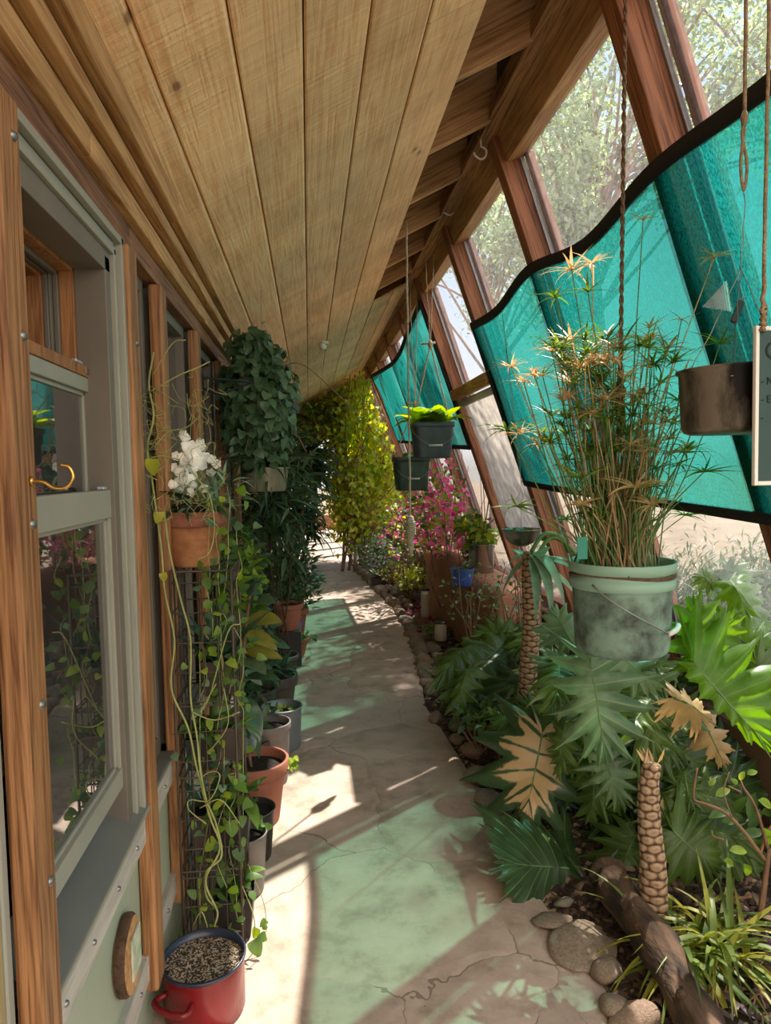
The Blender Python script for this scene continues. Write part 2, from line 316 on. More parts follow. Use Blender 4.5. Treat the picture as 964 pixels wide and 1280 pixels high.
def scartrunk(name):
    """pale bark with rows of staggered leaf scars (UV: around, along in metres)"""
    m, t, ns, lk = nt(name)
    o = N(ns, 'OutputMaterial'); p = N(ns, 'BsdfPrincipled'); p.inputs['Roughness'].default_value = .85
    tc = N(ns, 'TexCoord'); mp = N(ns, 'Mapping'); mp.inputs['Scale'].default_value = (5, 36, 1); lk.new(tc.outputs['UV'], mp.inputs['Vector'])
    sx = N(ns, 'SeparateXYZ'); lk.new(mp.outputs['Vector'], sx.inputs['Vector'])
    def M2(op, a, b=None, c=None):
        k = N(ns, 'Math', operation=op)
        for i, q in enumerate((a, b, c)):
            if q is None: continue
            if isinstance(q, (int, float)): k.inputs[i].default_value = q
            else: lk.new(q, k.inputs[i])
        return k.outputs[0]
    row = M2('FLOOR', sx.outputs['Y']); st = M2('MULTIPLY', M2('MODULO', row, 2), .5)
    fx = M2('FRACT', M2('ADD', sx.outputs['X'], st)); fy = M2('FRACT', sx.outputs['Y'])
    dx = M2('MULTIPLY', M2('ABSOLUTE', M2('SUBTRACT', fx, .5)), 1.0); dy = M2('ABSOLUTE', M2('SUBTRACT', fy, .5))
    d = M2('ADD', M2('POWER', dx, 2), M2('POWER', dy, 2))
    nn = N(ns, 'TexNoise'); nn.inputs['Scale'].default_value = 40; nn.inputs['Detail'].default_value = 5; lk.new(tc.outputs['Object'], nn.inputs['Vector'])
    dd = M2('MULTIPLY_ADD', nn.outputs['Fac'], .30, d)
    r = ramp(ns, [(.12, rgb((140, 112, 86))), (.22, rgb((184, 154, 122))), (.34, rgb((152, 122, 94))), (.44, rgb((84, 60, 42)))]); lk.new(dd, r.inputs['Fac']); lk.new(r.outputs['Color'], p.inputs['Base Color'])
    inv = M2('SUBTRACT', .5, dd); b = N(ns, 'Bump'); b.inputs['Strength'].default_value = .9; b.inputs['Distance'].default_value = .02; lk.new(inv, b.inputs['Height']); lk.new(b.outputs['Normal'], p.inputs['Normal'])
    lk.new(p.outputs['BSDF'], o.inputs['Surface']); return m

def varleaf(name, a, cream):
    """green leaf whose tissue between the veins has gone cream on one half (UV: lobe phase, distance from midrib)"""
    m, t, ns, lk = nt(name)
    o = N(ns, 'OutputMaterial'); p = N(ns, 'BsdfPrincipled'); p.inputs['Roughness'].default_value = .42
    tc = N(ns, 'TexCoord'); sx = N(ns, 'SeparateXYZ'); lk.new(tc.outputs['UV'], sx.inputs['Vector'])
    n = N(ns, 'TexNoise'); n.inputs['Scale'].default_value = 16; n.inputs['Detail'].default_value = 4; lk.new(tc.outputs['Object'], n.inputs['Vector'])
    ab = N(ns, 'Math', operation='PINGPONG'); lk.new(sx.outputs['X'], ab.inputs[0]); ab.inputs[1].default_value = .5
    a1 = N(ns, 'Math', operation='MULTIPLY_ADD'); lk.new(n.outputs['Fac'], a1.inputs[0]); a1.inputs[1].default_value = .35; lk.new(ab.outputs[0], a1.inputs[2])
    k1 = ramp(ns, [(.24, (0, 0, 0, 1)), (.30, (1, 1, 1, 1))]); lk.new(a1.outputs[0], k1.inputs['Fac'])
    a2 = N(ns, 'Math', operation='MULTIPLY_ADD'); lk.new(n.outputs['Fac'], a2.inputs[0]); a2.inputs[1].default_value = .7; lk.new(sx.outputs['Y'], a2.inputs[2])
    k2 = ramp(ns, [(.88, (1, 1, 1, 1)), (.98, (0, 0, 0, 1))]); lk.new(a2.outputs[0], k2.inputs['Fac'])
    mm = N(ns, 'Math', operation='MULTIPLY'); lk.new(k1.outputs['Color'], mm.inputs[0]); lk.new(k2.outputs['Color'], mm.inputs[1])
    mx = N(ns, 'MixRGB'); lk.new(mm.outputs[0], mx.inputs['Fac']); mx.inputs['Color1'].default_value = rgb(a); mx.inputs['Color2'].default_value = rgb(cream)
    lk.new(mx.outputs['Color'], p.inputs['Base Color']); tr = N(ns, 'BsdfTranslucent'); lk.new(mx.outputs['Color'], tr.inputs['Color'])
    ms = N(ns, 'MixShader'); ms.inputs['Fac'].default_value = .2; lk.new(p.outputs[0], ms.inputs[1]); lk.new(tr.outputs[0], ms.inputs[2]); lk.new(ms.outputs[0], o.inputs['Surface']); return m

M = {}
M['ceil'] = wood('sawn_pine_ceiling', (255, 214, 164), (238, 182, 130), 'Y', 0, .8, .7, saw=True, knots=True, contrast=.7)
M['deck'] = wood('roof_deck', (120, 90, 62), (80, 58, 40), 'Y')
M['rafter'] = wood('rafter_fir', (220, 174, 126), (160, 116, 76), 'X', .5, .8, .7)
M['beam'] = wood('beam_fir', (206, 158, 110), (120, 80, 50), 'Y', 0, .9, .6)
M['mull'] = wood('mullion_redwood', (164, 108, 74), (92, 52, 34), 'Z', .324, .9, .5)
M['post'] = wood('post_fir', (178, 128, 84), (116, 76, 46), 'Z', 0, 1.0, .55)
M['header'] = wood('header_fir', (150, 106, 76), (92, 60, 42), 'Y', 0, 1.0, .6)
M['mould'] = wood('moulding_fir', (206, 162, 108), (158, 110, 66), 'Y', 0, .9, .6)
M['casing'] = wood('casing_fir', (176, 122, 76), (130, 84, 50), 'Z', 0, 1.0, .5)
M['slice'] = wood('slice_pine', (206, 160, 108), (170, 118, 72), 'X', 0, .6, .6)
M['bark'] = plain('bark', (96, 72, 52), .95, var=.3, scale=30, bump=.8, bscale=60)
M['log'] = plain('log_bark', (104, 80, 60), .95, c2=(40, 30, 23), scale=16, bump=1, bscale=30, stretch=(1, .3, 1), tight=(.38, .62))
M['clad'] = plain('grey_green_cladding', (154, 154, 140), .45, var=.06, scale=5)
M['clad2'] = plain('grey_taupe_cladding', (116, 108, 96), .5, var=.08, scale=6)
M['sill'] = plain('grey_sill_paint', (112, 116, 110), .4, var=.06, scale=5)
M['olive'] = plain('olive_painted_board', (166, 150, 104), .6, var=.1, scale=6, stretch=(4, 4, .6))
M['panel'] = plain('pale_green_panel', (160, 172, 150), .5, c2=(152, 160, 132), scale=3, bump=.06, bscale=12)
M['batten'] = plain('whitewashed_batten', (196, 190, 178), .6, c2=(158, 150, 138), scale=7, stretch=(8, .8, 8), bump=.1)
M['screw'] = plain('zinc_screw', (150, 148, 144), .35, metal=.9, var=.1)
M['brass'] = plain('brass_hook', (200, 160, 84), .25, metal=.9, var=.08)
M['whitep'] = plain('white_paint', (232, 230, 222), .4, var=.03)
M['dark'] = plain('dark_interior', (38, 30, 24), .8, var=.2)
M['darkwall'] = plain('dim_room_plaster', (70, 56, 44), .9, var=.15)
M['slate'] = plain('slate_blue_blocking', (78, 82, 98), .6, c2=(58, 58, 70), scale=5)
M['rail'] = plain('aluminium_gasket', (196, 204, 214), .35, metal=.5, var=.06)
M['screen'] = leafm('roller_screen_fabric', (150, 146, 138), (160, 154, 144), .5, .8)
M['roller'] = plain('roller_tube_white', (206, 206, 194), .5, var=.05)
M['path'] = pathm('flagstone_path')
M['soil'] = speckle('mulch_soil', (46, 35, 27), (92, 72, 56), 45)
M['potsoil'] = plain('potting_soil', (44, 34, 26), .95, var=.35, scale=60, bump=.8, bscale=80)
M['perlite'] = speckle('perlite_soil', (64, 50, 38), (176, 160, 136), 230)
M['adobe'] = plain('adobe_plaster', (176, 132, 100), .9, c2=(142, 102, 76), scale=4, bump=.3, bscale=22)
M['adobe2'] = plain('pink_adobe', (196, 142, 110), .9, c2=(176, 122, 94), scale=4, bump=.2, bscale=20)
M['knee'] = plain('brown_knee_wall', (120, 92, 70), .85, c2=(90, 66, 50), scale=4, bump=.2)
M['ground'] = plain('dry_ground', (132, 114, 90), .95, c2=(104, 90, 66), scale=1.4, bump=.3, bscale=9)
M['rock'] = plain('river_rock', (166, 146, 124), .85, c2=(118, 102, 84), scale=9, bump=.4, bscale=26)
M['rock2'] = plain('pinkish_rock', (164, 138, 116), .85, c2=(124, 102, 84), scale=8, bump=.4, bscale=22)
M['rock3'] = plain('grey_rock', (150, 142, 124), .85, c2=(112, 104, 88), scale=8, bump=.4, bscale=26)
M['cloth'] = shadecloth('green_shade_cloth')
M['hem'] = plain('black_hem_tape', (28, 26, 26), .8, var=.2, scale=40)
M['pane'] = glass('dusty_glass', .02, .11, (.93, .96, 1, 1), dirt=30)
M['lpane'] = glass('mirror_window_glass', .34, .03, tint=(.7, .72, .7, 1))
M['pail'] = plain('sage_green_pail_plastic', (150, 186, 166), .5, c2=(140, 174, 154), scale=4)
M['pailstain'] = plain('stained_pail_plastic', (122, 150, 134), .6, c2=(56, 64, 58), scale=13, bump=.05, tight=(.36, .62))
M['wire'] = plain('galvanised_wire', (150, 150, 144), .4, metal=.7, var=.1)
M['rustwire'] = plain('rusty_grey_wire', (96, 84, 72), .6, metal=.4, var=.2)
M['rope'] = plain('brown_rope', (128, 100, 76), .95, c2=(86, 64, 48), scale=60, bump=.5, bscale=120, stretch=(1, 1, 3))
M['rope2'] = plain('pale_cord', (196, 184, 160), .9, c2=(150, 138, 116), scale=60, bump=.5, bscale=120)
M['jute'] = plain('jute_cord', (176, 150, 120), .95, c2=(126, 100, 76), scale=60, bump=.5, bscale=120)
M['blackpot'] = plain('black_plastic_pot', (44, 42, 42), .5, var=.2, scale=10)
M['greypot'] = plain('dusty_grey_plastic_pot', (128, 120, 114), .6, c2=(92, 86, 82), scale=8)
M['brownpot'] = plain('dark_brown_pot', (86, 74, 66), .55, var=.2, scale=8)
M['bluepail'] = plain('charcoal_pail_plastic', (92, 102, 112), .5, c2=(66, 72, 80), scale=8)
M['greenpail'] = plain('dark_green_pail_plastic', (72, 104, 90), .5, c2=(44, 60, 52), scale=8)
M['bluebag'] = plain('blue_plastic_pot', (66, 104, 190), .45, var=.2, scale=12)
M['terra'] = plain('terracotta', (170, 108, 84), .8, c2=(142, 84, 64), scale=6, bump=.08)
M['terra2'] = plain('weathered_terracotta', (178, 124, 80), .85, c2=(138, 82, 54), scale=9, bump=.1, stretch=(1, 1, 1.6), tight=(.38, .6))
M['terrarim'] = plain('pinkish_terracotta_rim', (166, 106, 84), .8, c2=(128, 80, 62), scale=10, tight=(.38, .6))
M['redpot'] = plain('red_enamel', (142, 30, 36), .25, c2=(104, 20, 26), scale=5)
M['navy'] = plain('navy_enamel', (44, 52, 70), .3, var=.1)
M['galv'] = plain('galvanised_steel', (150, 156, 160), .45, metal=.45, c2=(122, 128, 132), scale=6)
M['steel'] = plain('stainless_steel', (176, 172, 164), .25, metal=.9, var=.12, scale=6)
M['tin'] = plain('aged_silver_tin', (196, 190, 170), .4, metal=.5, c2=(120, 112, 96), scale=12, stretch=(1, 1, .2))
M['sooty'] = plain('sooty_pan', (136, 122, 108), .38, metal=.4, c2=(24, 20, 19), scale=10, stretch=(1, 1, .4), tight=(.44, .6))
M['board'] = plain('dark_chalkboard_green', (54, 78, 76), .6, var=.12, scale=6)
M['chalk'] = plain('black_marker_ink', (26, 32, 34), .8, var=.05)
M['iron'] = plain('black_iron', (34, 32, 34), .5, metal=.5, var=.1)
M['labelw'] = plain('white_plant_tag', (214, 214, 206), .6, var=.05)
M['tealtag'] = plain('teal_plant_tag', (46, 140, 120), .6, var=.08)
M['beigelamp'] = plain('beige_lamp_plastic', (196, 180, 158), .5, var=.08)
M['paper'] = plain('printed_tile', (216, 214, 190), .6, c2=(140, 160, 128), scale=26)
M['redpost'] = plain('weathered_red_post', (150, 84, 62), .8, c2=(120, 64, 46), scale=8)
M['scar'] = scartrunk('scarred_trunk')
M['woody'] = plain('woody_stem', (150, 116, 86), .9, c2=(112, 82, 60), scale=20, bump=.3)
M['vinestem'] = plain('pale_vine_stem', (170, 172, 104), .7, c2=(138, 140, 84), scale=20)
M['greenstem'] = plain('green_stem', (104, 136, 72), .6, c2=(78, 108, 56), scale=20)
M['drystem'] = leafm('dry_papyrus_stem', (176, 146, 104), (206, 178, 130), .2)
M['l_pap'] = leafm('papyrus_green', (62, 100, 40), (134, 164, 62), .35)
M['l_papdry'] = leafm('papyrus_dry', (196, 164, 118), (226, 200, 150), .3)
M['l_dark'] = leafm('dark_leaf', (46, 70, 44), (82, 106, 66), .25)
M['l_ivy'] = leafm('ivy_leaf', (54, 82, 56), (98, 128, 92), .22, .35)
M['l_mid'] = leafm('mid_leaf', (66, 98, 48), (112, 146, 66), .32)
M['l_lime'] = leafm('lime_leaf', (110, 150, 52), (170, 190, 74), .45)
M['l_yel'] = leafm('yellow_green_leaf', (150, 170, 60), (214, 214, 90), .55, c=(130, 104, 56))
M['l_olive'] = leafm('olive_leaf', (92, 92, 44), (140, 130, 62), .4, c=(90, 62, 36))
M['l_dry'] = leafm('dry_leaf', (168, 136, 88), (206, 174, 122), .15)
M['l_phil'] = leafm('philodendron_leaf', (58, 84, 34), (96, 122, 50), .28, .38, veins=.3)
M['l_philblue'] = leafm('glaucous_philodendron_leaf', (88, 114, 82), (126, 152, 108), .22, .4, veins=.4)
M['l_phildark'] = leafm('deep_green_philodendron_leaf', (48, 72, 38), (62, 88, 46), .2, .35, veins=.28)
M['l_phillime'] = leafm('backlit_philodendron_leaf', (92, 138, 40), (108, 150, 44), .5, .38, veins=.2)
M['l_philvar'] = varleaf('yellowed_philodendron_leaf', (58, 84, 48), (206, 172, 122))
M['l_glauc'] = leafm('glaucous_strap_leaf', (112, 142, 116), (146, 172, 138), .25)
M['l_ficus'] = leafm('ficus_leaf', (54, 84, 58), (92, 112, 84), .15, .2, spec=.8)
M['l_ficusg'] = leafm('ficus_young_leaf', (120, 118, 52), (146, 140, 66), .3, .25, spec=.8)
M['l_aloe'] = leafm('aloe_leaf', (48, 80, 60), (70, 104, 74), .1)
M['l_spider'] = leafm('spider_plant_leaf', (84, 112, 50), (150, 166, 80), .4)
M['l_spidery'] = leafm('yellow_spider_leaf', (150, 150, 60), (190, 186, 80), .45)
M['l_pink'] = leafm('bougainvillea_bract', (220, 70, 130), (246, 150, 180), .45)
M['l_petal'] = leafm('fallen_pink_petal', (196, 70, 116), (226, 130, 156), .3)
M['l_white'] = leafm('white_orchid_petal', (240, 240, 236), (250, 250, 246), .35)
M['l_tree'] = leafm('outdoor_tree_leaf', (118, 140, 98), (176, 190, 144), .45)
M['l_grass'] = leafm('outdoor_grass', (96, 116, 76), (150, 160, 114), .4)
M['l_trad'] = leafm('purple_green_leaf', (92, 64, 84), (110, 100, 80), .25)

# ------------------------------------------------------------------ room shell
def xin(z): return .93 + .335 * (3.23 - z)                  # inner face of the sloped glazing frame
SL = Vector((.335, 0, -1)).normalized(); OUT = Vector((1, 0, .335)).normalized()
def gl(z, off=0.0, Y=0.0):                                   # point on the glazing slope, off metres outward
    p = Vector((xin(z), Y, z)) + OUT * off; return p
def ceilz(x): return 1.62 + 1.12 + .55 * x                  # underside of the sloped ceiling
FARY = 19.5
mull_y = [.95 + 1.25 * i for i in range(16)]

# floor: one slab of flagstone path, right edge read from the path's own curve
edge_px = [(775, 1280), (752, 1230), (718, 1180), (664, 1110), (634, 1050), (611, 1000), (582, 960), (547, 905), (529, 880), (524, 830), (510, 790), (492, 760), (467, 735), (447, 715), (436, 700), (432, 686), (430, 676), (430, 668)]
edge = [flr(*p) for p in edge_px]
edge = [Vector((edge[0].x + .02, -1.0, 0)), Vector((edge[0].x + .01, 1.0, 0))] + edge + [Vector((edge[-1].x, FARY + .2, 0))]
def edge_x(y):
    for a, b in zip(edge, edge[1:]):
        if a.y <= y <= b.y: return a.x + (b.x - a.x) * (y - a.y) / max(1e-6, b.y - a.y)
    return edge[-1].x
k = MB(); n = 120; vs = []; fs = []
for i in range(n + 1):
    y = -1 + (FARY + 1.2) * (i / n) ** 1.3; e = edge_x(y)
    vs += [(-.62, y, -.08), (-.62, y, 0), (e - .03, y, 0), (e + .01, y, -.012), (e + .012, y, -.08)]
for i in range(n):
    for j in range(4): fs.append((i * 5 + j, i * 5 + j + 1, i * 5 + 6 + j, i * 5 + 5 + j))
fs = [tuple(reversed(f)) for f in fs]
k.add(vs, fs); tag(k.build('floor', M['path'], smooth=False), 'pinkish beige flagstone path running down the greenhouse', 'floor', kind='structure')

def bedz(x, y):
    e = edge_x(y); t = max(0, min(1, (x - e) / .9))
    return -.03 + .15 * t ** 1.2 + .035 * noise.noise(Vector((x * 2.2, y * 2.2, 0))) * min(1, t * 4) + .012 * noise.noise(Vector((x * 11, y * 11, 3)))
k = MB(); vs = []; fs = []; ny, nx = 260, 24
for i in range(ny + 1):
    y = -1 + (FARY + 1.2) * (i / ny) ** 1.25; e = edge_x(y)
    for j in range(nx + 1):
        x = e - .02 + (1.98 - e) * j / nx; vs.append((x, y, bedz(x, y)))
for i in range(ny):
    for j in range(nx): a = i * (nx + 1) + j; fs.append((a, a + 1, a + nx + 2, a + nx + 1))
k.add(vs, fs); tag(k.build('ground_soil', M['soil']), 'dark mulched soil of the planting bed', 'soil', kind='structure')

# mulch chips and pebbles lying on the soil: nobody could count them
k = MB()
for i in range(9000):
    y = 1.9 + 5.2 * R.random() ** 1.4; e = edge_x(y); x = e + .005 + (1.0 * R.random() ** 1.7)
    if x > 1.78: continue
    s = R.uniform(.006, .017); c = Vector((x, y, bedz(x, y) + s * .35)); q = Matrix.Rotation(R.random() * 6, 3, 'Z') @ Matrix.Rotation(R.uniform(-.5, .5), 3, 'X')
    l = s * R.uniform(.8, 2.4)
    vs = [c + q @ Vector(p) for p in ((-l, -s, -s * .4), (l * .9, -s * .8, -s * .4), (l, s, -s * .4), (-l * .8, s * .8, -s * .4), (-l * .5, -s * .5, s * .5), (l * .6, -s * .4, s * .4), (l * .5, s * .5, s * .5), (-l * .4, s * .5, s * .4))]
    k.add(vs, [(0, 3, 2, 1), (4, 5, 6, 7), (0, 1, 5, 4), (1, 2, 6, 5), (2, 3, 7, 6), (3, 0, 4, 7)])
def chipm():
    m, t, ns, lk = nt('mulch_chips'); o = N(ns, 'OutputMaterial'); p = N(ns, 'BsdfPrincipled'); p.inputs['Roughness'].default_value = .9
    g = N(ns, 'NewGeometry'); r = ramp(ns, [(0, rgb((42, 32, 25))), (.6, rgb((76, 58, 44))), (.88, rgb((118, 96, 76))), (1, rgb((176, 150, 122)))])
    lk.new(g.outputs['Random Per Island'], r.inputs['Fac']); lk.new(r.outputs['Color'], p.inputs['Base Color']); lk.new(p.outputs[0], o.inputs[0]); return m
M['chips'] = chipm()
tag(k.build('mulch', M['chips'], smooth=False), 'wood chips and pebbles covering the bed soil', 'mulch', kind='stuff')

# ceiling: sawn pine boards along the corridor; the strip next to the beam is open between Y 2.2 and 6.1
k = MB()
xs = [-.52, -.335, -.152, .018, .2, .392, .59]
def board(x0, x1, y0, y1, dz=0, th=.022):
    x1 -= .004
    vs = []
    for y in (y0, y1):
        for x, w in ((x0, 0), (x0 + .006, 0), (x1 - .006, 0), (x1, 0)):
            vs.append((x, y, ceilz(x) + dz + (.005 if x in (x0, x1) else 0)))
    vs += [(x0, y0, ceilz(x0) + th + dz), (x1, y0, ceilz(x1) + th + dz), (x0, y1, ceilz(x0) + th + dz), (x1, y1, ceilz(x1) + th + dz)]
    k.add(vs, [(0, 1, 5, 4), (1, 2, 6, 5), (2, 3, 7, 6), (8, 10, 11, 9), (0, 4, 10, 8), (3, 9, 11, 7), (0, 8, 9, 3, 2, 1), (4, 5, 6, 7, 11, 10)])
for i in range(6):
    cuts = [-1.0, 3.7 + (i * 1.9) % 3.1, 8.2 + (i * 1.3) % 2, 13 + (i * 1.7) % 2.4, FARY]
    if i == 5: cuts = [-1.0, 2.15, 6.1, 10.4, 15, FARY]
    for a, b in zip(cuts, cuts[1:]): board(xs[i], xs[i + 1], a, b - .003)
for a, b in ((-1.0, 2.15), (6.1, 10.2), (10.2, 14.7), (14.7, FARY)):
    board(.59, .77, a, b - .003); board(.77, .945, a, b - .003)
tag(k.build('ceiling', M['ceil'], smooth=False), 'rough sawn pine board ceiling sloping up to the glass', 'ceiling', kind='structure')
# roof deck over the rafters
k = MB(); vs = []
for y in (-.6, FARY + .3):
    for x in (-3.2, 1.07): vs += [(x, y, ceilz(max(x, -.6)) + .26), (x, y, ceilz(max(x, -.6)) + .32)]
for y in (-1.2, FARY + .3): pass
k.add(vs, [(0, 2, 6, 4), (1, 5, 7, 3), (0, 1, 3, 2), (4, 6, 7, 5), (0, 4, 5, 1), (2, 3, 7, 6)])
tag(k.build('ceiling_deck', M['deck'], smooth=False), 'dark roof deck above the open rafters', 'roof', kind='structure')

# rafters seen in the open strip
ry = [2.06 + .61 * i for i in range(8)]
words_ = ['nearest, cut by the top edge of the photo', 'second from the camera', 'third from the camera, next to the nearer white hook', 'fourth from the camera, next to the farther white hook', 'fifth from the camera', 'sixth from the camera', 'seventh from the camera', 'farthest of the exposed row']
for i, y in enumerate(ry):
    k = MB(); vs = []
    for yy in (y - .02, y + .02):
        vs += [(.40, yy, ceilz(.40) + .023), (.945, yy, ceilz(.945) + .005), (.945, yy, ceilz(.945) + .25), (.40, yy, ceilz(.40) + .25)]
    k.add(vs, [(0, 1, 2, 3), (7, 6, 5, 4), (0, 4, 5, 1), (1, 5, 6, 2), (2, 6, 7, 3), (3, 7, 4, 0)])
    tag(k.build('rafter', M['rafter'], smooth=False, bevel=.003), 'exposed fir rafter under the roof, ' + words_[i], 'rafter', 'exposed rafters beside the ceiling edge')
k = MB()
for i in range(len(ry) - 1): k.box((.915, ry[i] + .021, 3.26), (.935, ry[i + 1] - .021, 3.5))
tag(k.build('wall_blocking', M['slate'], smooth=False), 'dark slate blocking between the rafter ends', 'blocking', kind='structure')
# edge trim of the ceiling boards at the open strip
# beam along the top of the glazing, with a lighter header below it
k = MB(); k.box((.875, -1, 3.235), (1.05, FARY, 3.32)); tag(k.build('trim_beam', M['beam'], smooth=False, bevel=.006), 'weathered fir beam along the top of the sloped glass', 'beam', kind='structure')
for i, (a, b) in enumerate(zip(mull_y, mull_y[1:])):
    k = MB(); vs = []
    for y in (a + .046, b - .046):
        for z, o in ((3.234, .03), (3.234, .135), (3.10, .135), (3.10, .03)): vs.append(gl(z, o, y))
    k.add(vs, [(0, 1, 2, 3), (7, 6, 5, 4), (0, 4, 5, 1), (1, 5, 6, 2), (2, 6, 7, 3), (3, 7, 4, 0)])
    tag(k.build('trim_header_%d' % (i + 1), M['mould'], smooth=False, bevel=.004), 'light fir header between two mullions under the beam', 'header', kind='structure')

# mullions
mw = {1: 'nearest sloped redwood mullion, rising behind the hanging cord and pan at top right', 2: 'sloped redwood mullion left of the brown bucket rope, passing behind the papyrus', 3: 'sloped redwood mullion at the left edge of the near green shade cloth', 4: 'sloped redwood mullion at the right edge of the far green shade cloth'}
def slab(k, y0, y1, z0, z1, o0, o1):
    vs = []
    for y in (y0, y1):
        for z, o in ((z1, o0), (z1, o1), (z0, o1), (z0, o0)): vs.append(gl(z, o, y))
    k.add(vs, [(0, 1, 2, 3), (7, 6, 5, 4), (0, 4, 5, 1), (1, 5, 6, 2), (2, 6, 7, 3), (3, 7, 4, 0)])
for i, y in enumerate(mull_y):
    k = MB(); slab(k, y - .045, y + .045, .50, 3.234, 0, .125)
    o = k.build('glazing_mullion', M['mull'], smooth=False, bevel=.005)
    tag(o, mw.get(i, 'sloped redwood mullion of the far glazing beyond the far green shade cloth' if i > 4 else 'sloped redwood mullion beside the camera, outside the frame'), 'mullion', 'sloped mullions of the glass wall')
    k = MB(); slab(k, y - .054, y - .046, .52, 3.10, .098, .112); slab(k, y + .046, y + .054, .52, 3.10, .098, .112)
    k.build('gasket', M['rail'], o, smooth=False, label='pale aluminium gasket')
# window panes of the sloped glass
for i, (a, b) in enumerate(zip(mull_y, mull_y[1:])):
    k = MB(); vs = [gl(3.10, .11, a + .05), gl(3.10, .11, b - .05), gl(.52, .11, b - .05), gl(.52, .11, a + .05)]; vs += [v + OUT * .012 for v in vs]
    k.add(vs[:4], [(0, 1, 2, 3)])
    o = k.build('window_%d' % (i + 1), M['pane'], smooth=False); tag(o, 'dusty sloped greenhouse window pane', 'window', kind='structure')
    k = MB(); slab(k, a + .046, b - .046, .50, .56, .06, .14)
    slab(k, a + .057, a + .105, .56, 3.10, .118, .15); slab(k, b - .105, b - .057, .56, 3.10, .118, .15)
    k.build('window_frame', M['mull'], o, smooth=False, bevel=.003)
# knee wall below the glass
k = MB(); k.box((1.80, -1, -.1), (2.02, FARY, .50)); tag(k.build('wall_right', M['knee'], smooth=False, bevel=.02), 'low brown wall under the sloped glass', 'wall', kind='structure')
# operable panel between the mullions either side of the far cloth: rail, roller and screen
a, b = mull_y[3] + .046, mull_y[4] - .046
k = MB(); slab(k, a, b, 2.21, 2.29, -.035, .11); tag(k.build('trim_crossrail', M['mould'], smooth=False, bevel=.004), 'fir cross rail between two mullions above the roller screen', 'rail', kind='structure')
t = thing('roller_screen', 'grey roller screen pulled down under the cross rail', 'screen', gl(2.1, .04, (a + b) / 2))
k = MB(); k.tube([gl(2.165, .03, a + .03), gl(2.165, .03, b - .03)], .03, 16); k.build('roller_tube', M['roller'], t)
k = MB(); vs = []; fs = []
for i in range(9):
    for j in range(9):
        z = 2.15 - 1.05 * j / 8; vs.append(gl(z, .05 + .006 * math.sin(i * 2.1 + j), a + .05 + (b - a - .1) * i / 8))
fs = [(i * 9 + j, i * 9 + j + 1, i * 9 + j + 10, i * 9 + j + 9) for i in range(8) for j in range(8)]
k.add(vs, fs); k.build('screen_fabric', M['screen'], t)
k = MB(); slab(k, a + .04, b - .04, 1.07, 1.10, .04, .06); k.build('bottom_bar', M['sill'], t, smooth=False)

# shade cloths hung on the inner faces of the mullions
def cloth(name, label, top, bot, ripple=.02, cen=(1.4, 4, 2)):
    """top and bot: points along the two long hems"""
    T = curve(top, 10); B = curve(bot, 10); nn = 48
    def samp(P, t):
        f = t * (len(P) - 1); i = min(int(f), len(P) - 2); return P[i].lerp(P[i + 1], f - i)
    root = thing(name, label, 'shade cloth', cen)
    k = MB(); vs = []; uv = []; m = 16
    for i in range(nn + 1):
        p, q = samp(T, i / nn), samp(B, i / nn)
        for j in range(m + 1):
            s = j / m; v = p.lerp(q, s) + OUT * (ripple * math.sin(i * .55 + s * 3) * math.sin(PI * s) - .004)
            vs.append(v); uv.append((i / nn, s))
    k.add(vs, [(i * (m + 1) + j, i * (m + 1) + j + 1, (i + 1) * (m + 1) + j + 1, (i + 1) * (m + 1) + j) for i in range(nn) for j in range(m)], uv)
    k.build('cloth', M['cloth'], root)
    def hem(P, dirn, w=.05):
        k = MB(); vs = []
        for i in range(nn + 1):
            p = samp(P, i / nn); vs += [p - OUT * .009, p - OUT * .012 + dirn * w, p + OUT * .003 + dirn * w, p + OUT * .003]
        k.add(vs, [(i * 4 + j, i * 4 + (j + 1) % 4, i * 4 + 4 + (j + 1) % 4, i * 4 + 4 + j) for i in range(nn) for j in range(4)])
        k.build('hem', M['hem'], root, label='black hem tape')
    hem(T, SL); hem(B, -SL, .04)
    for P, Q in ((T[0], B[0]), (T[-1], B[-1])):
        k = MB(); d = (samp(T, .5) - P); d = Vector((0, 1 if d.y > 0 else -1, 0))
        vs = []
        for i in range(13):
            p = P.lerp(Q, i / 12); vs += [p - OUT * .009, p - OUT * .012 + d * .04, p + OUT * .003 + d * .04, p + OUT * .003]
        k.add(vs, [(i * 4 + j, i * 4 + (j + 1) % 4, i * 4 + 4 + (j + 1) % 4, i * 4 + 4 + j) for i in range(12) for j in range(4)])
        k.build('hem', M['hem'], root, label='black hem tape')
    return root
cloth('shade_cloth', 'near green shade cloth with black hem across the right hand glass', [gl(2.615, -.012, 4.72), gl(2.585, -.012, 4.1), gl(2.635, -.012, 3.46), gl(2.555, -.012, 2.8), gl(2.60, -.012, 2.2), gl(2.57, -.012, 1.6), gl(2.58, -.012, .95)],
      [gl(1.50, -.012, 4.72), gl(1.47, -.012, 4.0), gl(1.46, -.012, 3.46), gl(1.44, -.012, 2.8), gl(1.42, -.012, 2.2), gl(1.40, -.012, 1.6), gl(1.40, -.012, .95)], .016, (1.4, 2.8, 2.0))
cloth('shade_cloth', 'far green shade cloth sagging behind the square hanging pail', [gl(3.07, -.012, 5.93), gl(2.99, -.012, 6.9), gl(2.92, -.012, 8.2), gl(3.07, -.012, 10.6)],
      [gl(1.79, -.012, 5.93), gl(1.84, -.012, 7.0), gl(1.93, -.012, 8.3), gl(2.02, -.012, 10.1)], .05, (1.3, 8, 2.4))

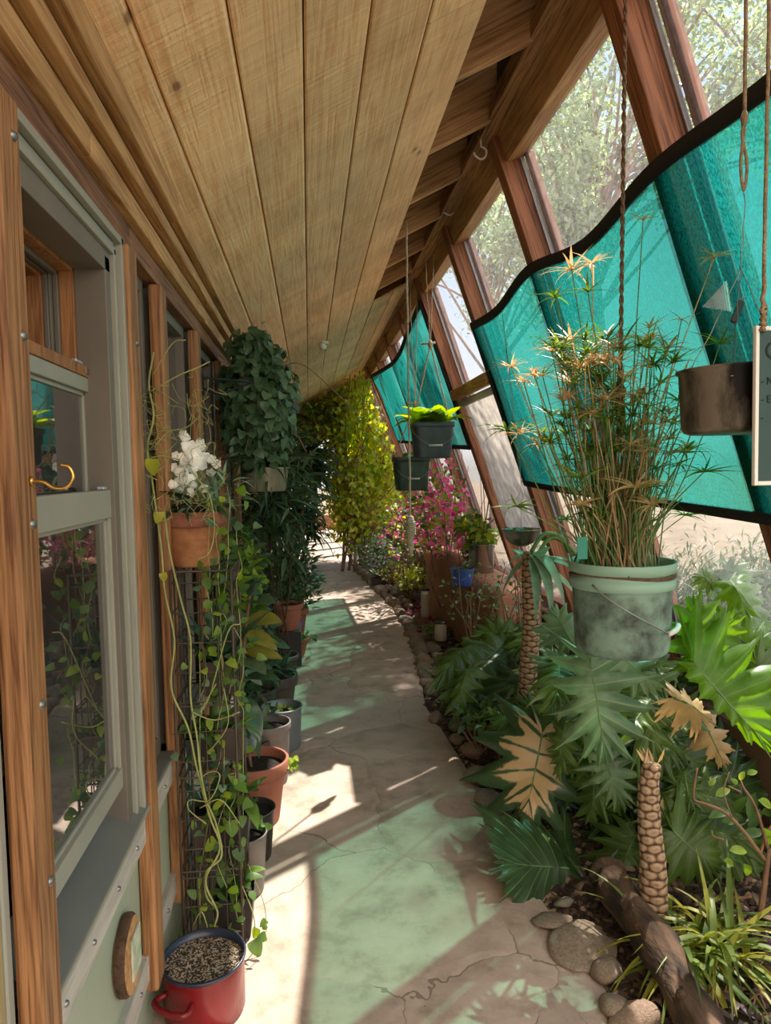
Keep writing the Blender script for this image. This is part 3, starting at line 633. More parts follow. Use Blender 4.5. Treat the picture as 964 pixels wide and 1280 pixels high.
# left wall: room behind the windows, header, mouldings, lower panels
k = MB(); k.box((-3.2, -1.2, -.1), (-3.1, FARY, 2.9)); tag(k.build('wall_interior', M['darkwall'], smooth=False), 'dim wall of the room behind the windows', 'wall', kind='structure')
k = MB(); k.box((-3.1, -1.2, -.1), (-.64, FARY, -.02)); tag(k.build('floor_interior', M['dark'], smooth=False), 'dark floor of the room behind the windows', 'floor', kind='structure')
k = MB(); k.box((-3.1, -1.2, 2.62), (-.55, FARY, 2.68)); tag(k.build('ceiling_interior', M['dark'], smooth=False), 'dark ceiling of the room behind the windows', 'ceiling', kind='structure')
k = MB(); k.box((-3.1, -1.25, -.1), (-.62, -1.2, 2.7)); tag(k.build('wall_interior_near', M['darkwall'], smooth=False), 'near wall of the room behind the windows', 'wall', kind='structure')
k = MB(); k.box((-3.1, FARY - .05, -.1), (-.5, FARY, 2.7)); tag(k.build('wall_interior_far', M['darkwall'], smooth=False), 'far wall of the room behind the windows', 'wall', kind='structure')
def strip(name, mname, x0, x1, z0, z1, label, cat, y0=-1, y1=FARY, segs=None):
    k = MB(); cuts = [y0] + (segs or []) + [y1]
    for a, b in zip(cuts, cuts[1:]): k.box((x0, a, z0), (x1, b - .002, z1))
    return tag(k.build(name, M[mname], smooth=False, bevel=.004), label, cat, kind='structure')
strip('trim_1', 'header', -.62, -.478, 2.245, 2.52, 'dark fir header board above the windows', 'header', segs=[2.05, 5.2, 9])
strip('trim_2', 'mould', -.50, -.452, 2.315, 2.375, 'lower pine moulding under the ceiling', 'moulding', segs=[1.62, 4.4, 8])
strip('trim_3', 'mould', -.50, -.425, 2.385, 2.43, 'middle pine moulding under the ceiling', 'moulding', segs=[3.0, 7.2])
strip('trim_4', 'mould', -.52, -.40, 2.445, 2.525, 'upper pine moulding against the ceiling', 'moulding', segs=[2.4, 6.2])
strip('wall_left', 'panel', -.60, -.502, 0, .62, 'pale green panel wall below the windows', 'wall', .2, FARY)
strip('trim_5', 'batten', -.51, -.476, .60, .684, 'whitewashed batten under the window sills', 'batten', 1.24, FARY, segs=[1.93, 2.06, 3.1])
strip('trim_6', 'batten', -.51, -.482, .20, .275, 'whitewashed batten low on the green panel wall', 'batten', 1.24, FARY, segs=[1.93, 2.06, 3.1])
for nm, yy in (('upper', .64), ('lower', .237)):
    for y in (1.30, 1.47, 1.66, 1.84, 2.2, 2.45, 2.8, 3.3):
        k = MB(); k.lathe([(.0001, .006), (.005, .005), (.007, 0)], (0, 0, 0), 10); k.v = [((-.476 if nm == 'upper' else -.482) + v[2], y + v[0], yy + v[1]) for v in k.v]
        o = k.build('screw', M['screw']); tag(o, 'small screw head in the %s whitewashed batten of the left wall' % nm, 'screw', 'screws in the left wall battens')

def screwhead(parent, x, y, z):
    k = MB(); k.lathe([(.0001, .005), (.006, .005), (.009, 0)], (0, 0, 0), 12); k.v = [(x + v[2], y + v[0], z + v[1]) for v in k.v]; return k.build('screw', M['screw'], parent)
posts = [(1.15, 'big foreground fir post left of the open sash window'), (1.94, 'fir post right of the open sash window, ending above the red pot'), (2.345, 'fir post behind the orchid, third along the left wall'), (3.08, 'fir post hung with vine tips, fourth along the left wall')] + [(3.9 + .8 * i, 'fir post hidden behind the foliage along the left wall') for i in range(8)]
for i, (y, lb) in enumerate(posts):
    z0 = -.0 if i == 0 else .165
    k = MB(); k.box((-.5 if i else -.5, y, z0), (-.458, y + .09, 2.235))
    o = k.build('fir_post', M['post'], smooth=False, bevel=.008); tag(o, lb, 'post', 'fir posts between the left windows')
    if i < 4:
        for px, py in ([(43, 420), (57, 655), (71, 880), (84, 1100), (24, 170)] if i == 0 else []):
            p = at(px, py, y + .06); screwhead(o, -.458, y + .06, p.z)
        if i == 1: screwhead(o, -.458, y + .05, 1.98)
# brass hook on the first post
hk = thing('brass_hook', 'brass screw hook on the big foreground post', 'hook', (-.458, 1.21, 1.6))
k = MB(); c = at(54, 601, 1.21); c.x = -.458
k.tube(curve([c, c + Vector((.02, 0, -.002)), c + Vector((.036, .0, -.012)), c + Vector((.056, 0, -.012)), c + Vector((.068, 0, .004)), c + Vector((.062, 0, .022)), c + Vector((.048, 0, .026))], 6), .0032, 8); k.build('hook', M['brass'], hk)
k = MB(); k.lathe([(.0001, .0), (.008, .0), (.007, .005), (.0001, .006)], (0, 0, 0), 12); k.v = [(c.x + v[2], c.y + v[0], c.z + v[1]) for v in k.v]; k.build('collar', M['brass'], hk)

# left of the first post: boards and pale plaster of the next opening
strip('trim_7', 'clad', -.53, -.495, 0, 2.24, 'grey painted jamb board left of the big post', 'jamb', 1.116, 1.142)
strip('trim_8', 'olive', -.53, -.498, 0, 2.24, 'olive painted board at the left edge', 'board', 1.09, 1.116)
strip('wall_left_near', 'panel', -.60, -.506, 0, 1.15, 'pale green plaster at the left edge', 'wall', -1, 1.09)
k = MB(); k.box((-.552, -1, 1.15), (-.548, 1.09, 2.245)); tag(k.build('window_30', M['lpane'], smooth=False), 'window pane at the left edge', 'window', kind='structure')

# the open double-hung window between the first two posts
Y0, Y1 = 1.24, 1.94
wn = tag(bx((-.60, Y0, .686), (-.468, Y1, .70), 'window_20', M['sill'], bevel=.004), 'grey sash window with lowered upper sash and raised lower sash', 'window', kind='structure')
k = MB(); vs = [(-.60, Y0, .70), (-.60, Y1, .70), (-.60, Y1, .765), (-.60, Y0, .765), (-.462, Y0, .70), (-.462, Y1, .70), (-.462, Y1, .706), (-.462, Y0, .706)]
k.add(vs, [(0, 1, 5, 4), (3, 7, 6, 2), (4, 5, 6, 7), (0, 4, 7, 3), (1, 2, 6, 5)]); k.build('window_sill', M['sill'], wn, smooth=False)
k = MB(); k.box((-.478, Y0, .698), (-.460, Y1, .708)); k.build('sill_nosing', M['clad'], wn, smooth=False, bevel=.003)
k = MB()                                                    # grooved outer frame: strips stepping into the wall
for j, (y, w, x) in enumerate(((Y1, .022, -.470), (Y1 - .022, .02, -.486), (Y1 - .042, .018, -.480), (Y1 - .06, .02, -.50), (Y1 - .08, .02, -.53))):
    k.box((x - .06, y - w, .70), (x, y - .002, 2.245 - .018 * j))
for j, (z, w, x) in enumerate(((2.245, .022, -.470), (2.223, .02, -.486), (2.203, .018, -.480), (2.185, .02, -.50), (2.165, .02, -.53))):
    k.box((x - .06, Y0, z - w), (x, Y1 - .022 * j, z - .002))
k.build('window_frame', M['clad'], wn, smooth=False, bevel=.002)
for x0_, x1_, dy, mt_, nm_ in ((-.49, -.566, .112, 'clad2', 'jamb_liner'), (-.566, -.60, .120, 'casing', 'inner_casing'), (-.60, -.612, .130, 'clad2', 'jamb_liner'), (-.612, -.624, .122, 'clad', 'jamb_liner'), (-.624, -.636, .130, 'clad2', 'jamb_liner'), (-.636, -.672, .136, 'casing', 'inner_casing')):
    k = MB(); k.box((x1_, Y1 - dy, .70), (x0_, Y1 - .07, 2.17)); k.box((x1_, Y0, 2.245 - dy), (x0_, Y1 - .07, 2.19)); k.build(nm_, M[mt_], wn, smooth=False, bevel=.002, label='fir casing inside the window' if mt_ == 'casing' else None)
def sash(x, y0, y1, z0, z1, nm, wt, topmat=None, rail=.05, brail=.05):
    k = MB(); k.box((x - .032, y0, z0 + brail), (x, y0 + .035, z1 - rail)); k.box((x - .032, y1 - .035, z0 + brail), (x, y1, z1 - rail))
    k.box((x - .032, y0, z0), (x + .002, y1, z0 + brail)); k.box((x - .032, y0, z1 - rail), (x + .002, y1, z1))
    for a in ((x - .02, y0 + .03, z0 + brail - .004), ): pass
    k.box((x - .022, y1 - .047, z0 + brail), (x - .008, y1 - .035, z1 - rail))
    k.box((x - .022, y0 + .035, z0 + brail), (x - .008, y1 - .035, z0 + brail + .01)); k.box((x - .022, y0 + .035, z1 - rail - .01), (x - .008, y1 - .035, z1 - rail))
    o = k.build(nm, M['clad'], wn, smooth=False, bevel=.002)
    p = MB(); p.box((x - .018, y0 + .03, z0 + brail - .005), (x - .014, y1 - .03, z1 - rail + .005)); p.build('pane', M['lpane'], o, smooth=False)
    return o
lo = sash(-.502, Y0 + .01, Y1 - .085, .815, 1.585, 'lower_sash', .04, rail=.07, brail=.05)
us = sash(-.545, Y0 + .01, Y1 - .075, 1.10, 1.865, 'upper_sash', .04, rail=.035, brail=.04)
bx((-.580, Y0 + .01, 1.866), (-.540, Y1 - .075, 1.892), 'top_rail', M['casing'], us, .002)['label'] = 'bare fir top rail'
for y in (1.36, 1.74):
    bx((-.552, y, 1.893), (-.542, y + .05, 1.900), 'sash_latch', M['rail'], us, .001); bx((-.5395, y + .06, 1.872), (-.537, y + .085, 1.888), 'latch_plate', M['screw'], us, .0005)
bx((-.525, 1.80, 1.586), (-.508, 1.845, 1.594), 'sash_latch', M['rail'], lo, .002)

# the other left windows between posts
def side_window(i, y0, y1, lb):
    o = tag(bx((-.62, y0, .686), (-.472, y1, .70), 'window_%d' % i, M['sill'], bevel=.003), lb, 'window', kind='structure')
    k = MB(); w = .035
    for a, b in ((y0, y0 + w), (y1 - w, y1)):
        k.box((-.575, a, .70), (-.515, b, 2.245)); 
    k.box((-.575, y0 + w, 2.20), (-.515, y1 - w, 2.245)); k.box((-.575, y0 + w, .70), (-.515, y1 - w, .76)); k.box((-.56, y0 + w, 1.52), (-.53, y1 - w, 1.56)); k.build('window_frame', M['clad2'], o, smooth=False, bevel=.002)
    k = MB(); k.box((-.55, y0 + w - .003, .75), (-.546, y1 - w + .003, 2.21)); k.build('pane', M['lpane'], o, smooth=False)
ys = [p[0] for p in posts]
for i in range(1, len(ys) - 1): side_window(20 + i, ys[i] + .09, ys[i + 1], 'dark window between fir posts on the left wall')
# round wood slice plaque on the green panel
c = Vector((-.50, 1.745, .415)); t = thing('wood_slice', 'round bark edged wood slice with a printed tile on the green panel', 'plaque', c)
k = MB(); prof = [(.0001, 0), (.084, 0), (.088, .012), (.084, .03), (.0001, .031)]
k.lathe(prof, (0, 0, 0), 40); k.v = [(c.x + v[2], c.y + v[0] * .93 * (1 + .05 * math.sin(3 * math.atan2(v[1], v[0]))), c.z + v[1] * (1.08 + .04 * math.sin(2.3 * v[0] * 20))) for v in k.v]; k.build('slice', M['slice'], t, smooth=False)
k = MB(); k.lathe([(.085, .001), (.091, .006), (.091, .02), (.085, .0285)], (0, 0, 0), 40); k.v = [(c.x + v[2], c.y + v[0] * .93 * (1 + .05 * math.sin(3 * math.atan2(v[1], v[0]))), c.z + v[1] * (1.08 + .04 * math.sin(2.3 * v[0] * 20))) for v in k.v]; k.build('bark_rim', M['bark'], t)
bx((c.x + .031, c.y - .03, c.z - .05), (c.x + .036, c.y + .05, c.z + .055), 'tile', M['paper'], t, .001)

# end of the corridor: low pink adobe wall, post beyond it
k = MB(); k.box((-.62, FARY, -.05), (2.1, FARY + .5, .42)); o = k.build('wall_end', M['adobe2'], smooth=True, bevel=.09); tag(o, 'low rounded pink adobe wall at the far end of the path', 'wall', kind='structure')
p = at(427, 638, 20.4); t = thing('wooden_post', 'reddish round post standing behind the low far wall', 'post', (p.x, 20.4, .0))
k = MB(); k.tube([(p.x, 20.4, -.05), (p.x, 20.4, .9)], .10, 14); k.build('shaft', M['redpost'], t)
k = MB(); k.lathe([(.11, 0), (.10, .04), (.03, .06), (.0001, .06)], (p.x, 20.4, .9), 14); k.build('cap', M['tin'], t)

# ------------------------------------------------------------------ planting bed
def phil_mesh(k, P0, P1, nrm, W, nl=6, depth=.45, droop=.15, cup=.12, rib=.02, seed=0, rag=.0, half=1.0):
    P0, P1 = Vector(P0), Vector(P1); ax = P1 - P0; L = ax.length; ax.normalize()
    nz = Vector(nrm); nz = (nz - ax * nz.dot(ax)).normalized(); sy = nz.cross(ax)
    rr = random.Random(seed); ph = rr.random() * 6
    def put(x, y, r, lob):
        z = -droop * L * (x / L) ** 2 * (1 if x > 0 else .3) - cup * (abs(y) ** 1.6) / max(.05, W) ** .6 + rib * L * r * lob + .035 * L * math.sin(9 * y / W + ph + 6 * x / L)
        return P0 + ax * x + sy * y + nz * z
    rs = (0, .25, .5, .7, .86, 1)
    for s in (-1, 1):
        nu = 12 * nl; vs = []; uv = []
        jit = [1 + rr.uniform(-.2, .2) for _ in range(nl + 3)]; tipl = [rr.uniform(-.04, .22) for _ in range(nl + 3)]
        for i in range(nu + 1):
            u = i / nu; th = math.radians(160 * (1 - u) ** 1.05)
            mx = max(0, (u - .2) / .8) ** .95 * .80 * L
            env = (W / 2) * (.70 + .46 * math.sin(PI * min(1, u * 1.05)))
            env = env * (half if s < 0 else 1) * (1 - u ** 5) + .20 * L * u ** 5
            q = (nl + .5) * u; sn = abs(math.sin(PI * q)); lob = sn ** 1.25
            dp = min(.85, depth * 1.35) * (1 - .35 * u)
            ln = env * (1 - dp * (1 - lob)) * (jit[int(q)] if u < .9 else 1)
            ln *= 1 + .10 * math.sin(5 * PI * q + .6 + ph) * sn
            if rag: ln *= 1 - rag * (.5 + .5 * math.sin(q * 19 + ph))
            th -= .10 * math.sin(2 * PI * q) * dp
            tl = tipl[int(q)]
            for r in rs:
                x = mx + math.cos(th) * ln * r; y = s * math.sin(th) * ln * r
                vs.append(put(x, y, r, 2 * lob - 1) - nz * (tl * ln * r ** 3)); uv.append((q + .5, r))
        m = len(rs); fs = []
        for i in range(nu):
            for j in range(m - 1):
                a = i * m + j; f = (a, a + 1, a + m + 1, a + m); fs.append(f if s > 0 else tuple(reversed(f)))
        k.add(vs, fs, uv)
    return [put(L * t, 0, 0, 0) - nz * .003 for t in (0, .2, .4, .6, .8, .95)]
def phil_leaf(root, P0, P1, nrm, W, mat, stem=None, name='leaf', label=None, **kw):
    k = MB(); mid = phil_mesh(k, P0, P1, nrm, W, **kw); o = k.build(name, M[mat], root, label=label)
    k = MB(); k.tube(mid, [.0055, .005, .0042, .0034, .0024, .0012], 6)
    if stem: k.tube(curve(list(stem) + [Vector(P0)], 6), .0075, 7)
    k.build('petiole', M['greenstem'], o); return o
def face(p, up=.5, side=0.0):                                # normal turned towards the path and the sky
    d = (EYE - Vector(p)).normalized(); return d * (1 - up) + Vector((side, 0, up))

# --- rocks edging the path
RV = []
for q in range(7):
    bm = bmesh.new(); bmesh.ops.create_icosphere(bm, subdivisions=3, radius=1)
    off = Vector((q * 7.3, q * 3.1, 1)); ell = Vector((1, R.uniform(.68, .9), R.uniform(.5, .72)))
    for v in bm.verts:
        d = 1 + .22 * noise.noise(v.co * 1.1 + off) + .08 * noise.noise(v.co * 2.7 + off)
        v.co = Vector((v.co.x * ell.x, v.co.y * ell.y, v.co.z * ell.z)) * d
    me = bpy.data.meshes.new('rock'); bm.to_mesh(me); bm.free(); me.polygons.foreach_set('use_smooth', [True] * len(me.polygons))
    RV.append(me)
RM = ['rock', 'rock2', 'rock3']
def rock(p, s, label, group='border rocks', sq=1.0, i=None, mat=None):
    me = RV[(i if i is not None else R.randrange(7))].copy(); me.materials.append(M[mat or RM[R.randrange(3)]])
    o = bpy.data.objects.new('rock', me); C.objects.link(o); o.location = p; o.scale = (s, s, s * sq); o.rotation_euler = (R.uniform(-.2, .2), R.uniform(-.2, .2), R.uniform(0, 6.3))
    return tag(o, label, 'rock', group)
man = [(545, 897, .062, 1, 'flat brown rock at the path edge left of two rounder rocks'), (572, 908, .058, 1, 'round pinkish rock at the path edge below the drooping dark leaf'), (571, 924, .048, 1, 'small round rock tucked in front of the pinkish border rock'),
       (590, 938, .075, 1, 'tan rounded rock where the path edge bends'), (601, 970, .088, .9, 'large grey green rock in the border, with stripes of sun'), (610, 999, .078, .8, 'striped sunlit rock in front of the large grey green border rock'),
       (628, 1014, .05, 1, 'grey rock beside the upright tan border stone'), (636, 1036, .085, 1, 'upright tan speckled border stone left of the yellowed leaf'),
       (690, 1150, .07, .35, 'thin grey stone slab under the big dark leaf'), (728, 1183, .12, .3, 'broad flat grey slab at the path edge near the log'),
       (757, 1212, .055, .8, 'pale green oval rock standing beside the log'), (768, 1258, .05, .9, 'greenish rock at the lower right path edge'), (795, 1274, .075, .8, 'cream white rock at the bottom edge near the log'),
       (705, 1128, .035, .8, 'small pebble rock beside the big dark leaf tip')]
for px, py, s, sq, lb in man:
    p = flr(px, py, .0); p = flr(px, py, max(0, bedz(p.x, p.y)) + s * sq * .3); rock(p, s, lb, 'border rocks', sq)
y = 4.95
while y < 12.5:
    s = R.uniform(.05, .10) * (1 if y < 9 else 1.2)
    e = edge_x(y) + .04 + R.uniform(-.01, .03); rock((e, y, max(-.02, bedz(e, y)) + s * .25), s, 'small rock in the row that edges the far path', 'far border rocks')
    if R.random() < .55: rock((e + .13, y + R.uniform(-.05, .05), bedz(e + .13, y) + s * .2), s * .8, 'small rock in the row that edges the far path', 'far border rocks')
    y += s * 1.75
# --- fallen log
a, b = flr(768, 1112, .09), flr(880, 1290, .08)
t = thing('log', 'weathered fallen log lying behind the flat slab at lower right', 'log', a)
k = MB(); P = curve([a + (a - b) * .15, a, a.lerp(b, .5) + Vector((.02, 0, .015)), b, b + (b - a) * .3], 8); nn = 18
k.tube(P, [.066 + .008 * math.sin(i * .9) for i in range(len(P))], nn)
for i, v in enumerate(k.v):
    q = Vector(v); d = .012 * noise.noise(q * 14) + .02 * noise.noise(q * 4); ci = P[min(i // nn, len(P) - 1)]; k.v[i] = tuple(q + (q - ci).normalized() * d if (q - ci).length > 1e-5 else q)
k.build('log', M['log'], t)
for s in (.35, .8):
    k = MB(); c = a.lerp(b, s) + Vector((-.02, -.04, .04)); k.tube([c, c + Vector((-.02, -.025, .02))], [.020, .010], 8); k.build('branch_stub', M['bark'], t)

# --- adobe bench with rounded lobes and a ledge
t = thing('adobe_bench', 'rounded brown adobe bench with lumpy buttresses in the middle of the bed', 'bench', (1.45, 6.2, .1))
k = MB()
def sweep(pts, n=18):
    vs = []; m = 14
    P = curve([Vector(p[:3]) for p in pts], 6); W_ = curve([Vector((p[3], 0, 0)) for p in pts], 6)
    for i, c in enumerate(P):
        r = W_[i].x; tdir = (P[min(i + 1, len(P) - 1)] - P[max(0, i - 1)]); tdir.z = 0; tdir.normalize(); sd = Vector((tdir.y, -tdir.x, 0))
        endk = min(1, .35 + .65 * math.sqrt(max(0, 1 - (1 - min(i, len(P) - 1 - i) / 4) ** 2))) if min(i, len(P) - 1 - i) < 4 else 1
        for j in range(m + 1):
            a_ = PI * j / m; x = -math.cos(a_); h = math.sin(a_) ** .45
            v = Vector((c.x, c.y, 0)) + sd * (x * r * endk); z = .05 + (c.z - .05) * h * (.75 + .25 * endk)
            v.z = z; v += Vector((noise.noise(v * 5), noise.noise(v * 5 + Vector((9, 0, 0))), noise.noise(v * 4 + Vector((0, 7, 0))))) * .018
            vs.append(v)
    fs = [(i * (m + 1) + j, i * (m + 1) + j + 1, (i + 1) * (m + 1) + j + 1, (i + 1) * (m + 1) + j) for i in range(len(P) - 1) for j in range(m)]
    fs += [tuple(range(m, -1, -1)), tuple(range((len(P) - 1) * (m + 1), len(P) * (m + 1)))]
    k.add(vs, fs)
sweep([(1.38, 7.7, .68, .14), (1.43, 7.2, .76, .16), (1.50, 6.7, .74, .16), (1.58, 6.3, .62, .15)])
sweep([(1.40, 6.5, .50, .12), (1.48, 6.1, .64, .15), (1.57, 5.6, .56, .15), (1.64, 5.1, .46, .15), (1.66, 4.5, .40, .13)])
k.build('bench', M['adobe'], t)
k = MB(); k.box((1.42, 5.2, .05), (1.79, 8.6, .66)); k.build('ledge', M['adobe2'], t, smooth=True, bevel=.06)

# --- small bed lamps
def lamp(label, px, py, z, r, h, cap):
    p = flr(px, py, z); t = thing('garden_lamp', label, 'garden light', p, 'path lights in the bed')
    k = MB(); k.lathe([(r * .9, 0), (r, .01), (r, h * .78), (r * .85, h * .8)], p, 20, True, True); k.build('lamp_body', M['beigelamp'], t)
    k = MB(); k.lathe([(r * .86, h * .8), (r * .86, h * .92)], p, 20); k.build('lens', M['whitep'], t)
    k = MB(); k.lathe([(r * 1.12, h * .92), (r * 1.12, h * .97), (r * .7, h), (.0001, h * 1.01)], p, 20, True); k.build('cap', M[cap], t)
lamp('tall beige cylinder path light with green cap among fallen pink petals', 532, 771, .10, .045, .30, 'blackpot')
lamp('short dark capped path light in front of the tall beige one', 551, 800, .08, .055, .17, 'blackpot')
k = MB()
for i in range(1500):
    c = flr(542 + R.gauss(0, 17), 770 + R.gauss(0, 9), .03); c.z = bedz(c.x, c.y) + .008 + R.random() * .01
    k.leaf(c, (R.gauss(0, 1), R.gauss(0, 1), R.gauss(0, .3)), (R.gauss(0, .5), R.gauss(0, .5), 1), .035, .026, 'ovate', .5, .3, 2)
tag(k.build('petals', M['l_petal']), 'carpet of fallen pink petals around the tall path light', 'petals', kind='stuff')

# --- the tall scarred trunk with a glaucous crown
def trunk(root, pts, r, seg=10, tip=.85):
    k = MB(); P = curve(pts, seg); n = len(P); nn = 24
    k.tube(P, [r * (1.12 - (1.12 - tip) * i / (n - 1)) for i in range(n)], nn)
    for i, v in enumerate(k.v[:n * nn]):
        u, l = k.uv[i]; row = math.floor(l * 36); fx = (u * 5 + .5 * (row % 2)) % 1 - .5; fy = (l * 36) % 1 - .5
        q = Vector(v); c = P[i // nn]; k.v[i] = tuple(c + (q - c) * (1 + .035 * max(0, 1 - 4 * (fx * fx + fy * fy)) + .10 * noise.noise(q * 38)))
    k.build('trunk', M['scar'], root)
b0 = at(660, 905, 3.45); b0.z = bedz(b0.x, b0.y)
T1 = [b0, at(660, 860, 3.45), at(664, 780, 3.45), at(662, 720, 3.45), at(664, 690, 3.45)]
t1 = thing('scarred_trunk_plant', 'tall plant with pale scarred trunk and drooping blue green leaves by the steel bowl', 'plant', b0)
trunk(t1, T1, .044, 14)
k = MB(); top = at(664, 695, 3.45)
for px, py, pe, qe, drp in [(0, 0, 640, 700, .6), (0, 0, 648, 682, .9), (0, 0, 700, 690, 1.2), (0, 0, 712, 705, 1.0), (0, 0, 690, 760, 1.5), (0, 0, 676, 755, 1.6), (0, 0, 700, 735, 1.2), (0, 0, 685, 678, .5), (0, 0, 628, 735, .5), (0, 0, 716, 740, .9)]:
    e = at(pe, qe, 3.45 + R.uniform(-.3, .15)); st = top + Vector((R.uniform(-.02, .02), R.uniform(-.02, .02), R.uniform(-.08, .02)))
    d = e - st; k.leaf(st, d.normalized() + Vector((0, 0, drp * .5)), (0, -.3, 1), d.length * 1.35, .06, 'lance', drp * 1.3, .35, 9, .02)
k.build('crown_leaves', M['l_glauc'], t1)
k = MB()
for q in [[(664, 690), (680, 668), (702, 672), (712, 690)], [(668, 700), (690, 672), (718, 690), (726, 720)]]: k.tube(curve([at(x, y, 3.42) for x, y in q], 6), .011, 8)
k.build('arching_stem', M['greenstem'], t1)

# --- philodendrons
def lf(root, j, e, Yj, Ye, W, mat, up=.35, side=0.0, stem=None, **kw):
    P0, P1 = at(j[0], j[1], Yj), at(e[0], e[1], Ye)
    st = None
    if stem: st = [at(*q) for q in stem]
    return phil_leaf(root, P0, P1, face(P0, up, side), W, mat, st, seed=R.randrange(999), **kw)
g = Vector(flr(640, 850, .15)); pa = thing('philodendron', 'dark split leaf philodendron arching over the border rocks left of the scarred trunk', 'plant', g, 'philodendrons')
lf(pa, (632, 800), (548, 868), 4.25, 3.85, .42, 'l_phil', .45, 0, [(650, 880, 4.3), (655, 820, 4.3)], nl=8, depth=.5, cup=.5, droop=.25)
lf(pa, (600, 800), (532, 838), 4.3, 4.0, .34, 'l_phil', .55, -.3, [(640, 880, 4.4), (618, 820, 4.4)], nl=8, depth=.5, cup=.6, droop=.3)
lf(pa, (640, 790), (586, 788), 4.3, 4.4, .30, 'l_phil', .4, 0, [(655, 880, 4.3), (655, 805, 4.3)], nl=7, depth=.5, cup=.4)
lf(pa, (650, 835), (600, 880), 4.0, 3.7, .32, 'l_phildark', .5, 0, None, nl=7, depth=.55, cup=.5, droop=.4)
lf(pa, (590, 830), (556, 890), 4.0, 3.7, .22, 'l_phil', .5, -.3, None, nl=7, depth=.6, cup=.5, droop=.4)
k = MB()
for i in range(70):
    p = flr(R.uniform(575, 650), R.uniform(855, 905), .05); p.z = bedz(p.x, p.y); k.leaf(p, (R.gauss(-.3, .6), R.gauss(-.2, .5), 1), (0, -1, .3), R.uniform(.25, .5), .018, 'strap', R.uniform(.6, 1.8), .2, 6)
k.build('grassy_leaves', M['l_mid'], pa)

pb = thing('philodendron', 'philodendron with a cream patched leaf and big dark leaf reaching the path', 'plant', flr(735, 1075, .1), 'philodendrons')
lf(pb, (678, 917), (652, 1045), 2.95, 2.75, .50, 'l_philvar', .15, -.05, [(720, 1060, 3.1), (715, 960, 3.15), (695, 915, 3.05)], nl=6, depth=.5, droop=.1, cup=.3, label='cream patched leaf')
lf(pb, (690, 925), (650, 862), 3.05, 3.2, .34, 'l_phil', .3, -.2, None, nl=6, depth=.6, droop=.2, cup=.4)
lf(pb, (690, 905), (690, 845), 3.05, 3.15, .26, 'l_phil', .3, 0, None, nl=5, depth=.6, droop=.2, cup=.3)
lf(pb, (695, 925), (748, 1010), 2.95, 2.8, .36, 'l_phildark', .3, 0, None, nl=6, depth=.55, droop=.2, cup=.4)
lf(pb, (724, 1090), (630, 1068), 2.6, 2.5, .56, 'l_phildark', .38, 0, [(760, 1150, 2.75), (752, 1110, 2.7)], nl=11, depth=.24, droop=.15, cup=.35, rib=.012, label='big dark green leaf')
lf(pb, (735, 1105), (748, 1168), 2.52, 2.45, .30, 'l_phildark', .5, -.2, None, nl=7, depth=.3, droop=.3, cup=.5)
lf(pb, (765, 880), (700, 935), 3.0, 2.85, .34, 'l_phil', .3, 0, None, nl=6, depth=.55)

pc = thing('philodendron', 'blue green ragged philodendron hanging just under the sage pail', 'plant', flr(770, 1020, .15), 'philodendrons')
lf(pc, (738, 822), (762, 975), 2.35, 2.25, .38, 'l_philblue', .2, 0, [(765, 1050, 2.7), (725, 900, 2.6), (722, 835, 2.5)], nl=8, depth=.62, droop=.1, cup=.6, rib=.03, rag=.12)
lf(pc, (765, 815), (838, 860), 2.4, 2.3, .26, 'l_philblue', .3, .2, [(740, 800, 2.5)], nl=7, depth=.6, droop=.3, cup=.5, rag=.1)
lf(pc, (712, 800), (690, 755), 2.75, 2.8, .20, 'l_philblue', .3, 0, [(710, 960, 2.9), (690, 860, 2.9)], nl=6, depth=.45, cup=.5)
lf(pc, (720, 830), (668, 826), 2.6, 2.6, .22, 'l_philblue', .5, 0, None, nl=6, depth=.5, cup=.5)
lf(pc, (790, 850), (832, 958), 2.6, 2.4, .34, 'l_phil', .3, .1, [(770, 820, 2.6)], nl=7, depth=.6, droop=.2, cup=.5)
lf(pc, (756, 940), (776, 1010), 2.6, 2.5, .28, 'l_philblue', .2, 0, None, nl=8, depth=.6, droop=.2, cup=.5, rag=.15)
lf(pc, (745, 960), (735, 1040), 2.75, 2.7, .26, 'l_phil', .2, -.2, None, nl=7, depth=.6, droop=.2, cup=.5)

b2 = flr(817, 1140, .08); b2.z = bedz(b2.x, b2.y)
pd = thing('philodendron', 'philodendron with a short bare scarred trunk beside the fallen log and dark leaves behind it', 'plant', b2, 'philodendrons')
trunk(pd, [b2, at(817, 1090, b2.y), at(812, 1030, b2.y + .02), at(811, 985, b2.y + .03), at(815, 955, b2.y + .03)], .043, 12, .68)
k = MB(); c = at(815, 955, b2.y + .03)
for i in range(7): k.leaf(c + Vector((R.gauss(0, .012), R.gauss(0, .012), 0)), (R.gauss(0, .5), R.gauss(0, .4), 1), (0, -1, 0), .06, .012, 'lance', .5, .3, 3)
k.build('dry_tip', M['l_dry'], pd)
lf(pd, (838, 965), (912, 945), 2.9, 2.8, .44, 'l_phildark', .3, 0, [(820, 1060, 3.0), (820, 1000, 3.0)], nl=8, depth=.5, droop=.2, cup=.4)
lf(pd, (850, 1000), (890, 1060), 2.8, 2.6, .40, 'l_phildark', .4, 0, None, nl=8, depth=.5, droop=.2, cup=.4)
lf(pd, (838, 890), (845, 985), 2.75, 2.7, .36, 'l_phil', .2, 0, [(820, 830, 2.8)], nl=7, depth=.55, droop=.2, cup=.4)
lf(pd, (905, 1015), (965, 1075), 2.7, 2.5, .34, 'l_phildark', .5, 0, None, nl=7, depth=.5, droop=.2, cup=.4)
